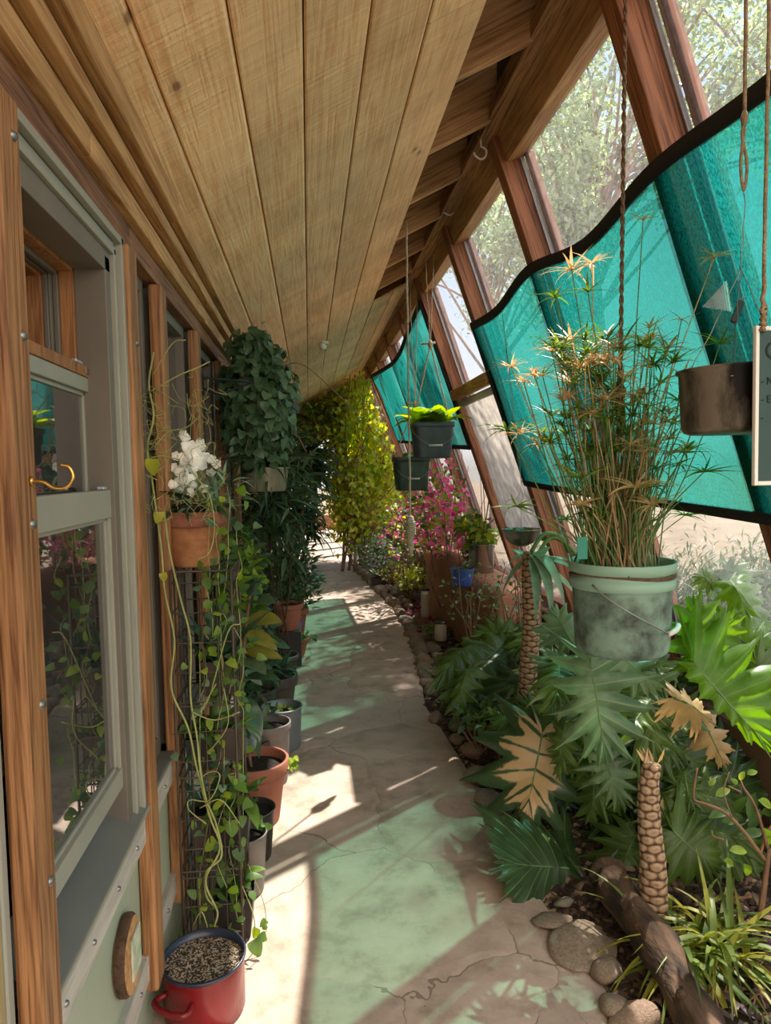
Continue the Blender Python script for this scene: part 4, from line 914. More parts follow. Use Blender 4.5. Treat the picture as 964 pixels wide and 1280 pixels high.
lf(pd, (800, 1010), (770, 1075), 2.9, 2.8, .30, 'l_phil', .4, 0, None, nl=7, depth=.55, droop=.2, cup=.4)
lf(pd, (842, 872), (912, 900), 2.4, 2.35, .19, 'l_dry', .3, 0, None, nl=5, depth=.5, droop=.5, cup=1.4, rag=.35, label='dry brown leaf')
lf(pd, (880, 905), (915, 965), 2.6, 2.5, .16, 'l_dry', .3, 0, None, nl=5, depth=.5, droop=.4, cup=.8, rag=.2, label='dry brown leaf')
lf(pd, (826, 1010), (842, 1035), 2.5, 2.5, .09, 'l_dry', .3, 0, None, nl=4, depth=.4, droop=.4, cup=.8, label='dry brown leaf')

for q in range(34):
    x, y = R.uniform(700, 900), R.uniform(815, 1010); Yq = R.uniform(2.5, 3.3); own = R.choice((pb, pc, pd))
    lf(own, (x, y), (x + R.uniform(-45, 45), y + R.uniform(15, 75)), Yq, Yq - R.uniform(0, .25), R.uniform(.13, .24), R.choice(('l_phil', 'l_phildark', 'l_philblue', 'l_phil')), R.uniform(.15, .6), R.uniform(-.3, .3), [(x + R.uniform(-10, 30), y + 60, Yq + .15)], nl=R.choice((6, 7, 8)), depth=.58, droop=R.uniform(.1, .5), cup=.6)
for x, y, x2, y2, Yq, W in [(850, 985, 940, 1005, 2.55, .40), (868, 1035, 955, 1050, 2.45, .38), (842, 1040, 905, 1092, 2.42, .36), (870, 960, 930, 925, 2.8, .36), (830, 930, 900, 965, 2.7, .42), (795, 1040, 770, 1105, 2.6, .3), (845, 1005, 870, 1060, 2.5, .34), (880, 1010, 925, 1075, 2.5, .34), (905, 1060, 960, 1110, 2.4, .32), (775, 1035, 745, 1085, 2.75, .28)]:
    lf(pd, (x, y), (x2, y2), Yq, Yq - .12, W, R.choice(('l_phildark', 'l_phil')), .35, R.uniform(-.2, .2), None, nl=9, depth=.5, droop=.25, cup=.5)
pe = thing('philodendron', 'bright backlit lime green split leaf philodendron against the glass at right', 'plant', (1.78, 2.7, .2), 'philodendrons')
lf(pe, (866, 828), (990, 960), 2.2, 2.05, .50, 'l_phillime', .05, .25, [(800, 1000, 2.6), (796, 860, 2.45), (820, 832, 2.3)], nl=8, depth=.42, droop=.12, cup=.2, rib=.03, half=.22)
lf(pe, (876, 822), (868, 738), 2.25, 2.3, .24, 'l_phillime', .05, .2, None, nl=6, depth=.5, droop=.1, cup=.3, rib=.03)
lf(pe, (880, 815), (930, 760), 2.3, 2.3, .24, 'l_phillime', .05, .3, None, nl=6, depth=.5, droop=.1, cup=.3, rib=.03)
for i in range(16):
    x, y = R.uniform(846, 935), R.uniform(710, 800); Yq = R.uniform(2.75, 3.3)
    lf(pe, (x, y), (x + R.uniform(-30, 40), y + R.uniform(-10, 50)), Yq, Yq - R.uniform(0, .2), R.uniform(.10, .2), R.choice(['l_phillime', 'l_phillime', 'l_philblue', 'l_phil']), .2, R.uniform(-.4, .4), None, nl=5, depth=.45, droop=.4, cup=.5)
for x, y, x2, y2, Yq, W, mt in [(945, 830, 990, 880, 2.5, .3, 'l_phil'), (905, 965, 960, 1010, 2.6, .3, 'l_phildark'), (925, 800, 985, 820, 2.6, .26, 'l_phillime')]:
    lf(pe, (x, y), (x2, y2), Yq, Yq - .1, W, mt, .3, 0, None, nl=7, depth=.5, cup=.4)
# understorey behind: several medium plants fill the bed along the knee wall
for i, (x, y, lb) in enumerate([(1.35, 3.4, 'mid green philodendron filling the shade behind the cream patched leaf'), (1.5, 4.1, 'mid green philodendron low in the bed right of the tall scarred trunk'), (1.6, 2.95, 'dark philodendron in the shade under the sage pail by the brown wall')]):
    pr = thing('philodendron', lb, 'plant', (x, y, bedz(x, y)), 'philodendrons')
    for q in range(11):
        a_ = R.random() * 2 * PI; P0 = Vector((x, y, bedz(x, y))) + Vector((math.cos(a_) * R.uniform(.1, .28), math.sin(a_) * R.uniform(.1, .3), R.uniform(.18, .62)))
        d = Vector((math.cos(a_), math.sin(a_), R.uniform(-.6, .2))) * R.uniform(.22, .34)
        if P0.x + d.x > 1.72: d.x = 1.70 - P0.x
        phil_leaf(pr, P0, P0 + d, Vector((0, -.35, 1)) - d * .3, R.uniform(.2, .32), R.choice(['l_phil', 'l_phildark', 'l_phil', 'l_mid']), [Vector((x, y, bedz(x, y))), Vector((x, y, bedz(x, y))).lerp(P0, .6) + Vector((0, 0, .1))], seed=i * 31 + q, nl=6, depth=.5, cup=.5, droop=.25)

# --- spider plant in front
c = flr(872, 1165, .12); c.z = bedz(c.x, c.y) + .05
t = thing('spider_plant', 'spider plant with long arching green and yellow leaves right of the short trunk', 'plant', c)
k = MB(); k2 = MB()
for i in range(95):
    a_ = R.random() * 2 * PI; dirv = Vector((math.cos(a_) * .9, math.sin(a_) * .9, R.uniform(.35, 1.9))); L = R.uniform(.22, .46)
    off = Vector((R.gauss(.03, .06), R.gauss(0, .05), R.uniform(-.02, .03))); (k if R.random() < .62 else k2).leaf(c + off, dirv, Vector((-math.cos(a_), -math.sin(a_), .7)), L, R.uniform(.014, .025), 'strap', R.uniform(.7, 2.3), .3, 8)
k.build('leaves', M['l_spider'], t); k2.build('yellow_leaves', M['l_spidery'], t)
# --- woody shrub with a few bright leaves at the right edge
b = at(935, 1290, 2.12)
t = thing('woody_shrub', 'woody twiggy shrub with a few bright green leaves at the right edge', 'shrub', b)
k = MB(); Yq = 2.12
for pts, r in [([(932, 1290), (938, 1230), (950, 1150), (958, 1090), (962, 1060)], .016), ([(956, 1075), (930, 1040), (905, 1015), (878, 1004), (868, 1000), (868, 985), (872, 960)], .007), ([(940, 1120), (925, 1122), (905, 1120)], .006), ([(960, 1060), (945, 1010), (930, 985), (926, 975)], .006), ([(950, 1070), (960, 1040), (975, 1020)], .005), ([(915, 1022), (905, 990), (912, 965)], .003), ([(905, 1050), (892, 1045), (890, 1038)], .003), ([(926, 990), (910, 982)], .003)]:
    P = curve([at(x, y, Yq + (.02 * i)) for i, (x, y) in enumerate(pts)], 5); k.tube(P, [r * (1 - .6 * i / len(P)) for i in range(len(P))], 7)
k.build('stems', M['woody'], t)
k = MB()
for px, py, L, W, dx, dy in [(895, 995, .07, .045, .8, .5), (912, 1063, .085, .05, 1, .05), (886, 982, .04, .03, .5, .6), (925, 975, .04, .03, .3, .8), (934, 968, .05, .035, .9, .4), (922, 980, .035, .03, -.5, .5), (948, 1000, .08, .05, .8, -.3), (955, 1035, .1, .06, .4, -.8), (905, 1075, .06, .04, .8, -.3), (930, 1080, .07, .05, .5, -.8)]:
    p = at(px, py, Yq + R.uniform(-.03, .05)); k.leaf(p, Vector((dx, -.1, dy)), face(p, .3), L * .85, W * .62, 'ovate', .6, .35, 5)
k.build('leaves', M['l_lime'], t)
k = MB()
for i in range(16):
    p = at(R.uniform(900, 964), R.uniform(990, 1110), 2.3 + R.random() * .2); k.leaf(p, (R.gauss(0, 1), -.3, R.gauss(0, .6)), face(p, .4), R.uniform(.07, .11), .04, 'ovate', .6, .3, 4)
k.build('lower_leaves', M['l_mid'], t)
# --- tag, purple ground cover, little shrubs along the far bed
p = at(906, 1240, 2.05); t = thing('plant_tag', 'white plant tag leaning in the soil near the bottom right corner', 'tag', p)
k = MB(); q = Matrix.Translation(p) @ Matrix.Rotation(math.radians(50), 4, 'Y') @ Matrix.Rotation(.35, 4, 'X'); k.box((-.05, -.0015, -.012), (.05, .0015, .012), q); k.build('tag_plate', M['labelw'], t, smooth=False)
k = MB(); k.tube([p + Vector((-.01, .01, 0)), p + Vector((-.04, .03, -.12))], .003, 6); k.build('tag_stake', M['labelw'], t)
t = thing('ground_cover', 'purplish trailing ground cover in the bottom right corner', 'plant', flr(900, 1240, .08)); k = MB()
for i in range(60):
    p = flr(R.uniform(830, 964), R.uniform(1170, 1278), .06); p.z = bedz(p.x, p.y) + .01; k.leaf(p, (R.gauss(-.3, 1), R.gauss(-.3, 1), R.uniform(.2, .9)), (0, -.4, 1), R.uniform(.05, .1), .02, 'lance', 1, .3, 4)
k.build('leaves', M['l_trad'], t)
k = MB()
for i in range(14):
    p = flr(R.uniform(840, 960), R.uniform(1180, 1278), .06); p.z = bedz(p.x, p.y) + .012; d = Vector((R.gauss(0, 1), R.gauss(0, 1), .2)) * .1; k.tube(curve([p, p + d * .5 + Vector((0, 0, .03)), p + d], 4), .003, 5)
k.build('runners', M['woody'], t)

def bush(name, label, c, n, sx_, sy_, sz_, L, W, mats, group=None, cat='plant', stems=8, prof='ovate', z0=None, up=.4):
    c = Vector(c); base = Vector((c.x, c.y, bedz(c.x, c.y) if z0 is None else z0)); root = thing(name, label, cat, base, group)
    ks = [MB() for _ in mats]; st = MB(); tips = []
    for i in range(stems):
        e = c + Vector((R.gauss(0, .6) * sx_, R.gauss(0, .6) * sy_, R.uniform(-.2, .9) * sz_)); tips.append(e)
        st.tube(curve([base + Vector((R.gauss(0, .02), R.gauss(0, .02), 0)), base.lerp(e, .5) + Vector((R.gauss(0, .05), R.gauss(0, .05), .05)), e], 5), [.008 - .0005 * i for i in range(11)], 5)
    for i in range(n):
        d = Vector((R.gauss(0, 1), R.gauss(0, 1), R.gauss(0, 1))); d = d.normalized() * R.random() ** .45
        p = c + Vector((d.x * sx_, d.y * sy_, d.z * sz_))
        if p.z < base.z + .01: continue
        if p.x > xin(p.z) - .06: continue
        R.choice(ks).leaf(p, (d.x + R.gauss(0, .6), d.y + R.gauss(0, .6), R.gauss(.1, .6)), (R.gauss(0, .4), R.gauss(-.3, .4), 1), L * R.uniform(.6, 1.3), W * R.uniform(.7, 1.2), prof, R.uniform(.2, 1), .25, 3)
    st.build('stems', M['woody'], root)
    for kk, m in zip(ks, mats):
        if kk.v: kk.build('foliage' if m not in ('l_pink', 'l_petal') else 'blossom', M[m], root)
    return root
bg_ = 'shrubs along the far bed'
def bp(px, py, Y): return at(px, py, Y)
bush('bougainvillea', 'bougainvillea covered in pink blossom behind the pale counterweight cord', bp(560, 640, 7.0), 1000, .42, .8, .50, .07, .055, ['l_pink', 'l_mid', 'l_pink', 'l_lime'], None, 'shrub', 16)
bush('bougainvillea', 'pink bougainvillea rising under the far green cloth near the glass', bp(588, 590, 6.6), 260, .22, .5, .28, .055, .04, ['l_pink', 'l_pink', 'l_mid'], None, 'shrub', 10)
bush('bougainvillea', 'sparse pink and salmon bougainvillea low beside the yellow green vine', bp(508, 660, 8.6), 420, .40, .7, .42, .06, .045, ['l_pink', 'l_lime', 'l_mid', 'l_dry'], None, 'shrub', 12)
bush('yellow_green_shrub', 'small yellow green shrub under the counterweight of the pale cord', bp(515, 722, 8.4), 260, .22, .3, .17, .07, .03, ['l_lime', 'l_yel'], bg_, stems=10)
bush('leafy_shrub', 'low leafy shrub at the path edge below the hanging yellow vine', bp(450, 665, 11.5), 460, .36, .6, .40, .08, .05, ['l_mid', 'l_lime', 'l_olive'], bg_, stems=10)
bush('leafy_shrub', 'greyish leafy shrub left of the dark nursery pot in the far bed', bp(470, 690, 10.2), 360, .32, .4, .26, .07, .04, ['l_mid', 'l_glauc'], bg_)
bush('leafy_shrub', 'olive shrub behind the pink blossom in the far bed', bp(530, 690, 9.4), 420, .45, .6, .38, .07, .04, ['l_olive', 'l_mid', 'l_dry'], bg_)
bush('leafy_shrub', 'trailing lime plant on the ledge above the blue pot', bp(596, 655, 6.2), 150, .19, .25, .11, .09, .07, ['l_lime', 'l_yel', 'l_mid'], bg_, stems=4, z0=.95)
bush('leafy_shrub', 'variegated low plant in front of the short path light', bp(540, 786, 6.3), 60, .08, .1, .05, .05, .03, ['l_mid', 'l_lime'], bg_, stems=4)
bush('leafy_shrub', 'thin twiggy plant with small leaves against the adobe bench', bp(590, 745, 5.3), 150, .24, .25, .28, .035, .022, ['l_mid', 'l_glauc'], bg_, stems=12)
bush('leafy_shrub', 'small leafed wiry plant below the steel bowl', bp(645, 745, 4.6), 120, .20, .2, .22, .05, .03, ['l_mid', 'l_glauc'], bg_, stems=8)
bush('leafy_shrub', 'low green plant between the border rocks and the dark philodendron', bp(600, 890, 3.75), 120, .18, .18, .08, .06, .03, ['l_mid', 'l_dark'], bg_, stems=6)
bush('leafy_shrub', 'pale leafed clump at the foot of the tall scarred trunk', bp(628, 905, 3.5), 70, .12, .12, .08, .06, .03, ['l_glauc', 'l_mid'], bg_, stems=6)
bush('leafy_shrub', 'dry and green leaf litter plant by the far border', bp(488, 715, 9.4), 160, .2, .4, .10, .06, .03, ['l_olive', 'l_dry', 'l_mid'], bg_, stems=5)

# --- far yellow green vine curtain hanging from the ceiling
def vine_curtain(name, label, x0, x1, y0, y1, zt, zb, ns_, nlf, mats, L, spread=.1, base=None):
    root = thing(name, label, 'vine', base or ((x0 + x1) / 2, (y0 + y1) / 2, .05)); st = MB(); ks = [MB() for _ in mats]
    for i in range(ns_):
        u = R.random(); x = x0 + (x1 - x0) * u; y = R.uniform(y0, y1); top = Vector((x, y, min(zt, ceilz(min(x, .9)) - .04) - max(0, x - .93) * 2.6))
        bz = zb(u) if callable(zb) else zb; bz += R.uniform(-.15, .45)
        P = curve([top, top.lerp(Vector((x, y, bz)), .35) + Vector((R.gauss(0, .12), R.gauss(0, .1), 0)), top.lerp(Vector((x, y, bz)), .7) + Vector((R.gauss(0, .14), R.gauss(0, .1), 0)), Vector((x + R.gauss(0, .1), y, bz))], 6)
        st.tube(P, .008, 5)
        for w in range(nlf):
            p = P[R.randrange(len(P))].lerp(P[R.randrange(len(P))], R.random() * .3) + Vector((R.gauss(0, spread), R.gauss(0, spread), R.gauss(0, spread)))
            if p.z > ceilz(min(p.x, .9)) - .03 or p.x > xin(p.z) - .05 or p.z < .03: continue
            R.choice(ks).leaf(p, (R.gauss(0, .7), R.gauss(-.2, .6), R.gauss(-.6, .5)), (R.gauss(0, .5), R.gauss(-.7, .4), R.gauss(.5, .3)), L * R.uniform(.6, 1.3), L * R.uniform(.5, .9), 'heart', .5, .2, 3)
    st.build('stems', M['woody'], root)
    for kk, m in zip(ks, mats): kk.build('foliage', M[m], root)
    return root
vine_curtain('hanging_vine', 'bright yellow green vine hanging from ceiling to floor before the far green cloth', .55, 1.30, 10.6, 13.0, 3.2, lambda u: .5 + .5 * u, 90, 120, ['l_yel', 'l_lime', 'l_yel'], .085, .13)
vine_curtain('hanging_vine', 'brownish olive vine spreading under the far ceiling over the path', -.35, .6, 11.0, 14.0, 3.0, 2.25, 40, 90, ['l_olive', 'l_mid', 'l_yel'], .085, .12, (-.2, 12.5, .05))
t = thing('vine_trunk', 'twisted brown vine stems standing at the path edge under the yellow green vine', 'vine', (.62, 11.2, 0)); k = MB()
for i in range(7):
    x = .56 + R.uniform(-.1, .3); P = curve([(x, 11.3 + R.uniform(-.2, .3), 0), (x + R.uniform(-.1, .1), 11.3, .6), (x + R.uniform(-.15, .15), 11.4, 1.4), (x + R.uniform(-.2, .2), 11.5, 2.4)], 6); k.tube(P, R.uniform(.012, .028), 7)
k.build('stems', M['woody'], t)

# ------------------------------------------------------------------ things that hang
def cordpts(a, b, n=14, sag=0.0, wob=.002):
    a, b = Vector(a), Vector(b); return [a.lerp(b, i / n) + Vector((R.gauss(0, wob), R.gauss(0, wob), -sag * math.sin(PI * i / n))) for i in range(n + 1)]
def bail(c, r, ztop, drop, ang, n=14):
    """wire handle hanging down against the side of a pail"""
    out = []
    for i in range(n + 1):
        a_ = PI * i / n; out.append(Vector(c) + Matrix.Rotation(ang, 3, 'Z') @ Vector((r * math.cos(a_), -r * math.sin(a_) * 1.0, ztop - drop * math.sin(a_) ** 1.2)))
    return out
# sage pail with papyrus
BY = 1.9; bc = at(777, 757, BY); bt = at(777, 700, BY).z; H = .262; bcz = bt - H
root = thing('pail_of_papyrus', 'big sage green pail of tall papyrus hanging on a brown rope at right', 'hanging plant', (bc.x, BY, bcz))
ctr = (bc.x, BY, bcz)
k = MB(); k.lathe([(.0001, .0), (.118, 0), (.126, .006), (.131, .02), (.1375, H - .075), (.137, H - .07)], ctr, 56); k.build('pail', M['pailstain'], root, label='stained pail wall')
k = MB(); k.lathe([(.1376, H - .076), (.1455, H - .072), (.1465, H - .048), (.1405, H - .044), (.1405, H - .030), (.148, H - .028), (.149, H - .002), (.1475, H), (.143, H - .001), (.138, H - .04)], ctr, 56); k.build('rim', M['pail'], root, label='paler ribbed rim')
k = MB(); k.lathe([(.0001, H - .03), (.139, H - .035)], ctr, 40); k.build('soil', M['potsoil'], root)
k = MB()
for j in range(2): k.tube([Vector(ctr) + Vector((.144 * math.cos(a_), .144 * math.sin(a_), H - .036 + .006 * j + .006 * math.sin(a_ * 2 + j))) for a_ in [2 * PI * i / 48 for i in range(49)]], .0035, 6)
k.build('rope_wrap', M['rope'], root)
hp = [Vector(ctr) + Vector(v) for v in ()]
P = []
for i in range(15):
    a_ = math.radians(214 + 84 * i / 14); rr_ = .1490; tt = i / 14
    P.append(Vector(ctr) + Vector((rr_ * math.cos(a_), rr_ * math.sin(a_) - .004, H - .052 - .135 * tt ** .85)))
k = MB(); k.tube(P, .0022, 6); k.tube([Vector(ctr) + Vector((.1475 * math.cos(math.radians(a_)), .1475 * math.sin(math.radians(a_)), H - .052 - .128 * ((385 - a_) / 51) ** .8)) for a_ in range(334, 386, 5)], .0022, 6)
k.build('bail_wire', M['wire'], root)
k = MB(); k.tube(P[-1:] + [Vector(ctr) + Vector((.1495 * math.cos(math.radians(a_)), .1495 * math.sin(math.radians(a_)) - .004, H - .187 + .007 * (a_ - 298) / 36)) for a_ in (303, 310, 317, 324, 330, 334)], .0072, 10); k.build('bail_grip', M['labelw'], root)
stem = MB(); dstem = MB(); gh = MB(); dh = MB()
def head(p, d, n, L, kk, W=.0062, flat=.7):
    for i in range(n):
        a_ = 2 * PI * i / n + R.uniform(-.3, .3); u = Vector((math.cos(a_), math.sin(a_), R.uniform(-.1, flat))) + d * R.uniform(0, .7)
        kk.leaf(p, u, d + Vector((0, 0, .3)), L * R.uniform(.6, 1.15), W * R.uniform(.7, 1.3), 'strap', R.uniform(.2, 1.3), .2, 5)
def pst(tip, n, L, kk, r=.0022, dry=False, W=.007):
    b = Vector(ctr) + Vector((R.gauss(0, .05), R.gauss(0, .05), H - .03)); o = b - Vector(ctr)
    b = Vector(ctr) + Vector((max(-.12, min(.12, o.x * .6 + (tip.x - ctr[0]) * .25)), max(-.12, min(.12, o.y)), o.z))
    mid = b.lerp(tip, .5) + Vector((R.gauss(0, .01), R.gauss(0, .01), .02)); P = curve([b, mid, tip], 6)
    (dstem if dry else stem).tube(P, [r * (1 - .35 * i / len(P)) for i in range(len(P))], 5, False)
    if n: head(tip, (P[-1] - P[-2]).normalized(), n, L, kk, W)
for x, y, n, L, dr in [(804, 275, 7, .05, 1), (715, 338, 18, .11, 1), (740, 330, 14, .10, 1), (735, 365, 14, .09, 0), (893, 322, 14, .07, 1), (695, 372, 12, .09, 0), (668, 470, 16, .08, 1), (655, 478, 12, .07, 1), (745, 432, 16, .11, 0), (728, 460, 20, .12, 1), (715, 480, 18, .10, 1), (770, 455, 16, .12, 1), (760, 420, 12, .09, 0), (900, 430, 12, .09, 0), (852, 400, 8, .06, 1), (812, 410, 10, .07, 1), (690, 440, 14, .09, 1), (680, 540, 12, .09, 0), (672, 555, 12, .08, 1), (690, 520, 14, .09, 0), (825, 480, 14, .10, 0), (840, 530, 16, .11, 0), (860, 560, 16, .11, 0), (880, 590, 12, .10, 0), (800, 500, 16, .11, 1), (756, 510, 14, .1, 1)]:
    pst(at(x, y, BY + R.uniform(-.12, .12)), n, L, dh if dr else gh, .0024, dry=(dr and R.random() < .2))
for i in range(135):
    dr = R.random() < .40; x = R.gauss(772, 50); y = R.uniform(420, 650)
    pst(at(x, y, BY + R.uniform(-.14, .14)), R.randint(11, 20), R.uniform(.06, .12), dh if dr else gh, .0022, dry=R.random() < .35)
for i in range(130):
    tp = Vector(ctr) + Vector((R.gauss(0, .085), R.gauss(0, .07), H + R.uniform(.10, .42))); pst(tp, 0, 0, gh, R.uniform(.0018, .0034), dry=R.random() < .62)
stem.build('green_stems', M['greenstem'], root); dstem.build('dry_stems', M['drystem'], root); gh.build('green_heads', M['l_pap'], root); dh.build('dry_heads', M['l_papdry'], root)
p = at(728, 685, BY - .12); k = MB(); k.box((p.x - .014, p.y - .001, p.z - .03), (p.x + .014, p.y + .001, p.z + .03)); k.build('plant_label', M['tealtag'], root, smooth=False)
# its rope
ra = at(784, -60, BY); ra = Vector((ra.x, BY, ceilz(ra.x) - .004)); rk = at(775, 500, BY)
t = thing('hanging_rope', 'brown rope holding up the sage pail of papyrus', 'rope', rk)
k = MB()
pts = cordpts(ra, rk, 40, 0, .0008)
for ph in (0, PI): k.tube([p + Vector((.0032 * math.cos(i * .9 + ph), .0032 * math.sin(i * .9 + ph), 0)) for i, p in enumerate([pts[0].lerp(pts[-1], j / 160) for j in range(161)])], .0038, 6)
k.build('cord', M['rope'], t)
k = MB(); k.tube([rk + Vector((0, 0, .05)), rk + Vector((.004, 0, .03)), rk + Vector((-.003, 0, 0)), rk + Vector((.004, 0, -.06)), rk + Vector((0, 0, -.10))], [.006, .014, .016, .013, .009], 10); k.build('knot', M['rope'], t)
k = MB()
for a_ in (.3, 2.4, 4.4):
    e = Vector(ctr) + Vector((.145 * math.cos(a_), .145 * math.sin(a_), H - .03)); k.tube(cordpts(rk + Vector((0, 0, -.09)), e, 10), .0028, 6)
k.build('sling', M['rope'], t)

# sooty pan, its wires and cord
PY = 1.5; pc_ = at(918, 500, PY); zt = at(918, 462, PY).z; ph_ = .145; z0 = zt - ph_
root = thing('hanging_pan', 'sooty dark metal pan hung as a planter at the right edge', 'pan', (pc_.x, PY, z0)); c0 = (pc_.x, PY, z0); pr_ = .118
k = MB(); k.lathe([(.0001, 0), (.095, 0), (.106, .004), (.112, .014), (pr_, ph_ - .008), (pr_ + .006, ph_ - .004), (pr_ + .007, ph_), (pr_ - .003, ph_), (pr_ - .006, ph_ - .02)], c0, 48); k.build('pan_body', M['sooty'], root)
k = MB(); k.lathe([(.0001, ph_ - .02), (pr_ - .005, ph_ - .022)], c0, 32); k.build('soil', M['potsoil'], root)
k = MB()
for a_ in (235, 265): q = Vector(c0) + Vector((.1165 * math.cos(math.radians(a_)), .1165 * math.sin(math.radians(a_)), ph_ - .028)); k.lathe([(.0001, .004), (.005, .003), (.006, 0)], q, 10)
k.v = k.v; k.build('rivet', M['steel'], root)
rg = at(931, 240, PY)
fk = at(926, 335, PY); k = MB(); k.tube(cordpts(rg, fk, 8), .0012, 5)
for a_ in (190, 300, 60): k.tube(cordpts(fk, Vector(c0) + Vector((pr_ * math.cos(math.radians(a_)), pr_ * math.sin(math.radians(a_)), ph_)), 10, .01), .0012, 5)
k.build('hanging_wire', M['wire'], root)
p = at(906, 366, PY - .05); k = MB(); k.add([p + Vector((-.05, 0, -.03)), p + Vector((.03, .02, -.035)), p + Vector((.012, .01, .03)), p + Vector((-.05, .003, -.03)), p + Vector((.03, .023, -.035)), p + Vector((.012, .013, .03))], [(0, 1, 2), (5, 4, 3), (0, 3, 4, 1), (1, 4, 5, 2), (2, 5, 3, 0)]); k.build('clear_label', M['pane'], root, smooth=False)
t = thing('black_clip', 'small black clip dangling beside the pan wires', 'clip', at(922, 390, PY + .1)); p = at(922, 390, PY + .1); k = MB(); k.box((-.008, -.004, -.028), (.008, .004, .028), Matrix.Translation(p) @ Matrix.Rotation(.4, 4, 'Y')); k.build('clip_body', M['blackpot'], t, smooth=False, bevel=.003)
k = MB(); k.tube([p + Vector((.01, 0, .026)), p + Vector((.012, 0, .035)), p + Vector((.02, 0, .033))], .002, 6); k.tube(cordpts(p + Vector((.012, 0, .034)), fk, 6), .0007, 4); k.build('clip_ring', M['wire'], t)
t = thing('hanging_rope', 'pale frayed cord with a looped end above the hanging pan', 'cord', rg); tp = Vector((at(933, -40, PY).x, PY, 3.23)); k = MB()
k.tube(cordpts(tp, at(931, 150, PY), 20, 0, .0004), .0042, 8); k.tube(curve([at(931, 150, PY), at(928, 170, PY), at(934, 205, PY), at(930, 238, PY), at(926, 205, PY), at(931, 160, PY)], 6), .0036, 7)
k.build('cord', M['jute'], t)
k = MB(); k.tube([at(931, 138, PY), at(931, 148, PY), at(930, 158, PY)], [.004, .009, .005], 8)
for i in range(8): q = at(931, 150 + i * 7, PY); k.tube([q, q + Vector((R.gauss(0, .012), R.gauss(0, .006), R.gauss(0, .008)))], .0008, 4)
k.build('knot', M['jute'], t)

# chalkboard sign at the right edge
SY = 1.34; a = at(945, 407, SY); b = at(949, 607, SY); w_ = .24; hh = a.z - b.z
root = thing('chalkboard_sign', 'dark green hand lettered sign with white edge, cut by the right edge of the photo', 'sign', (a.x + w_ / 2, SY, b.z))
MT = Matrix.Translation((a.x, SY, b.z)) @ Matrix.Rotation(math.radians(8), 4, 'Z')
k = MB(); k.box((.008, 0, .008), (w_ - .008, .006, hh - .008), MT); k.build('board', M['board'], root, smooth=False)
k = MB(); k.box((0, -.002, 0), (.009, .008, hh), MT); k.box((w_ - .009, -.002, 0), (w_, .008, hh), MT); k.box((.009, -.002, 0), (w_ - .009, .008, .009), MT); k.box((.009, -.002, hh - .009), (w_ - .009, .008, hh), MT); k.build('sign_edge', M['whitep'], root, smooth=False, bevel=.002)
def text(s, x, z, size, parent, mat):
    cu = bpy.data.curves.new('lettering', 'FONT'); cu.body = s; cu.size = size; cu.extrude = .0004; cu.materials.append(M[mat])
    o = bpy.data.objects.new('lettering', cu); C.objects.link(o); o.parent = parent
    o.parent = None
    o.matrix_world = MT @ Matrix.Translation((x, -.0012, z)) @ Matrix.Rotation(PI / 2, 4, 'X')
    mw = o.matrix_world.copy(); bpy.context.view_layer.update(); dg = bpy.context.evaluated_depsgraph_get(); me = bpy.data.meshes.new_from_object(o.evaluated_get(dg)); bpy.data.objects.remove(o)
    o = bpy.data.objects.new('lettering', me); C.objects.link(o); o.parent = parent; o.matrix_parent_inverse = Matrix.Translation(-parent.location); o.matrix_basis = mw; return o
text('C', .0215, hh - .066, .05, root, 'chalk')
for i, s in enumerate(('- N', '- E', '-')): text(s, .014, hh - .118 - .037 * i, .022, root, 'chalk')
t = thing('hanging_rope', 'knotted pale cord tied to the top of the dark green sign', 'cord', a); k = MB()
q = a + Vector((.012, -.002, -.012)); k.tube(cordpts(q, a + Vector((.03, .02, .10)), 10, 0, .0015), .0045, 7); k.tube(cordpts(a + Vector((.03, .02, .10)), Vector((a.x + .06, SY + .05, 3.0)), 20, 0, .0006), .004, 7); k.build('cord', M['jute'], t)
k = MB()
for i in range(5): k.tube([q + Vector((.003 * i, .003 * i, .012 * i + .0)), q + Vector((.003 * i + .002, .003 * i, .012 * i + .007))], [.008, .006], 8)
k.build('knot', M['jute'], t)

# pale counterweight cord from the ceiling edge
CYY = 4.1; a = at(508, 281, CYY); b = at(513, 655, CYY); t = thing('counterweight_rope', 'long pale cord with a wrapped weight hanging from the ceiling edge over the path', 'cord', b)
a = Vector((a.x, CYY, ceilz(min(a.x, .58)))); k = MB(); k.tube(cordpts(a, b, 30, 0, .0012), .0062, 8); k.build('cord', M['rope2'], t)
k = MB(); k.lathe([(.008, .05), (.02, .045), (.024, .02), (.028, -.0), (.027, -.06), (.022, -.085), (.018, -.10), (.02, -.13), (.012, -.17), (.004, -.20)], b, 16, True, True)
k.build('wrapped_weight', M['rope2'], t)
k = MB()
for j in range(7): k.tube([b + Vector((.0285 * math.cos(a_), .0285 * math.sin(a_), .012 - j * .012 + .002 * math.sin(a_))) for a_ in [2 * PI * i / 16 for i in range(17)]], .004, 6)
k.build('cord_wraps', M['rope2'], t)

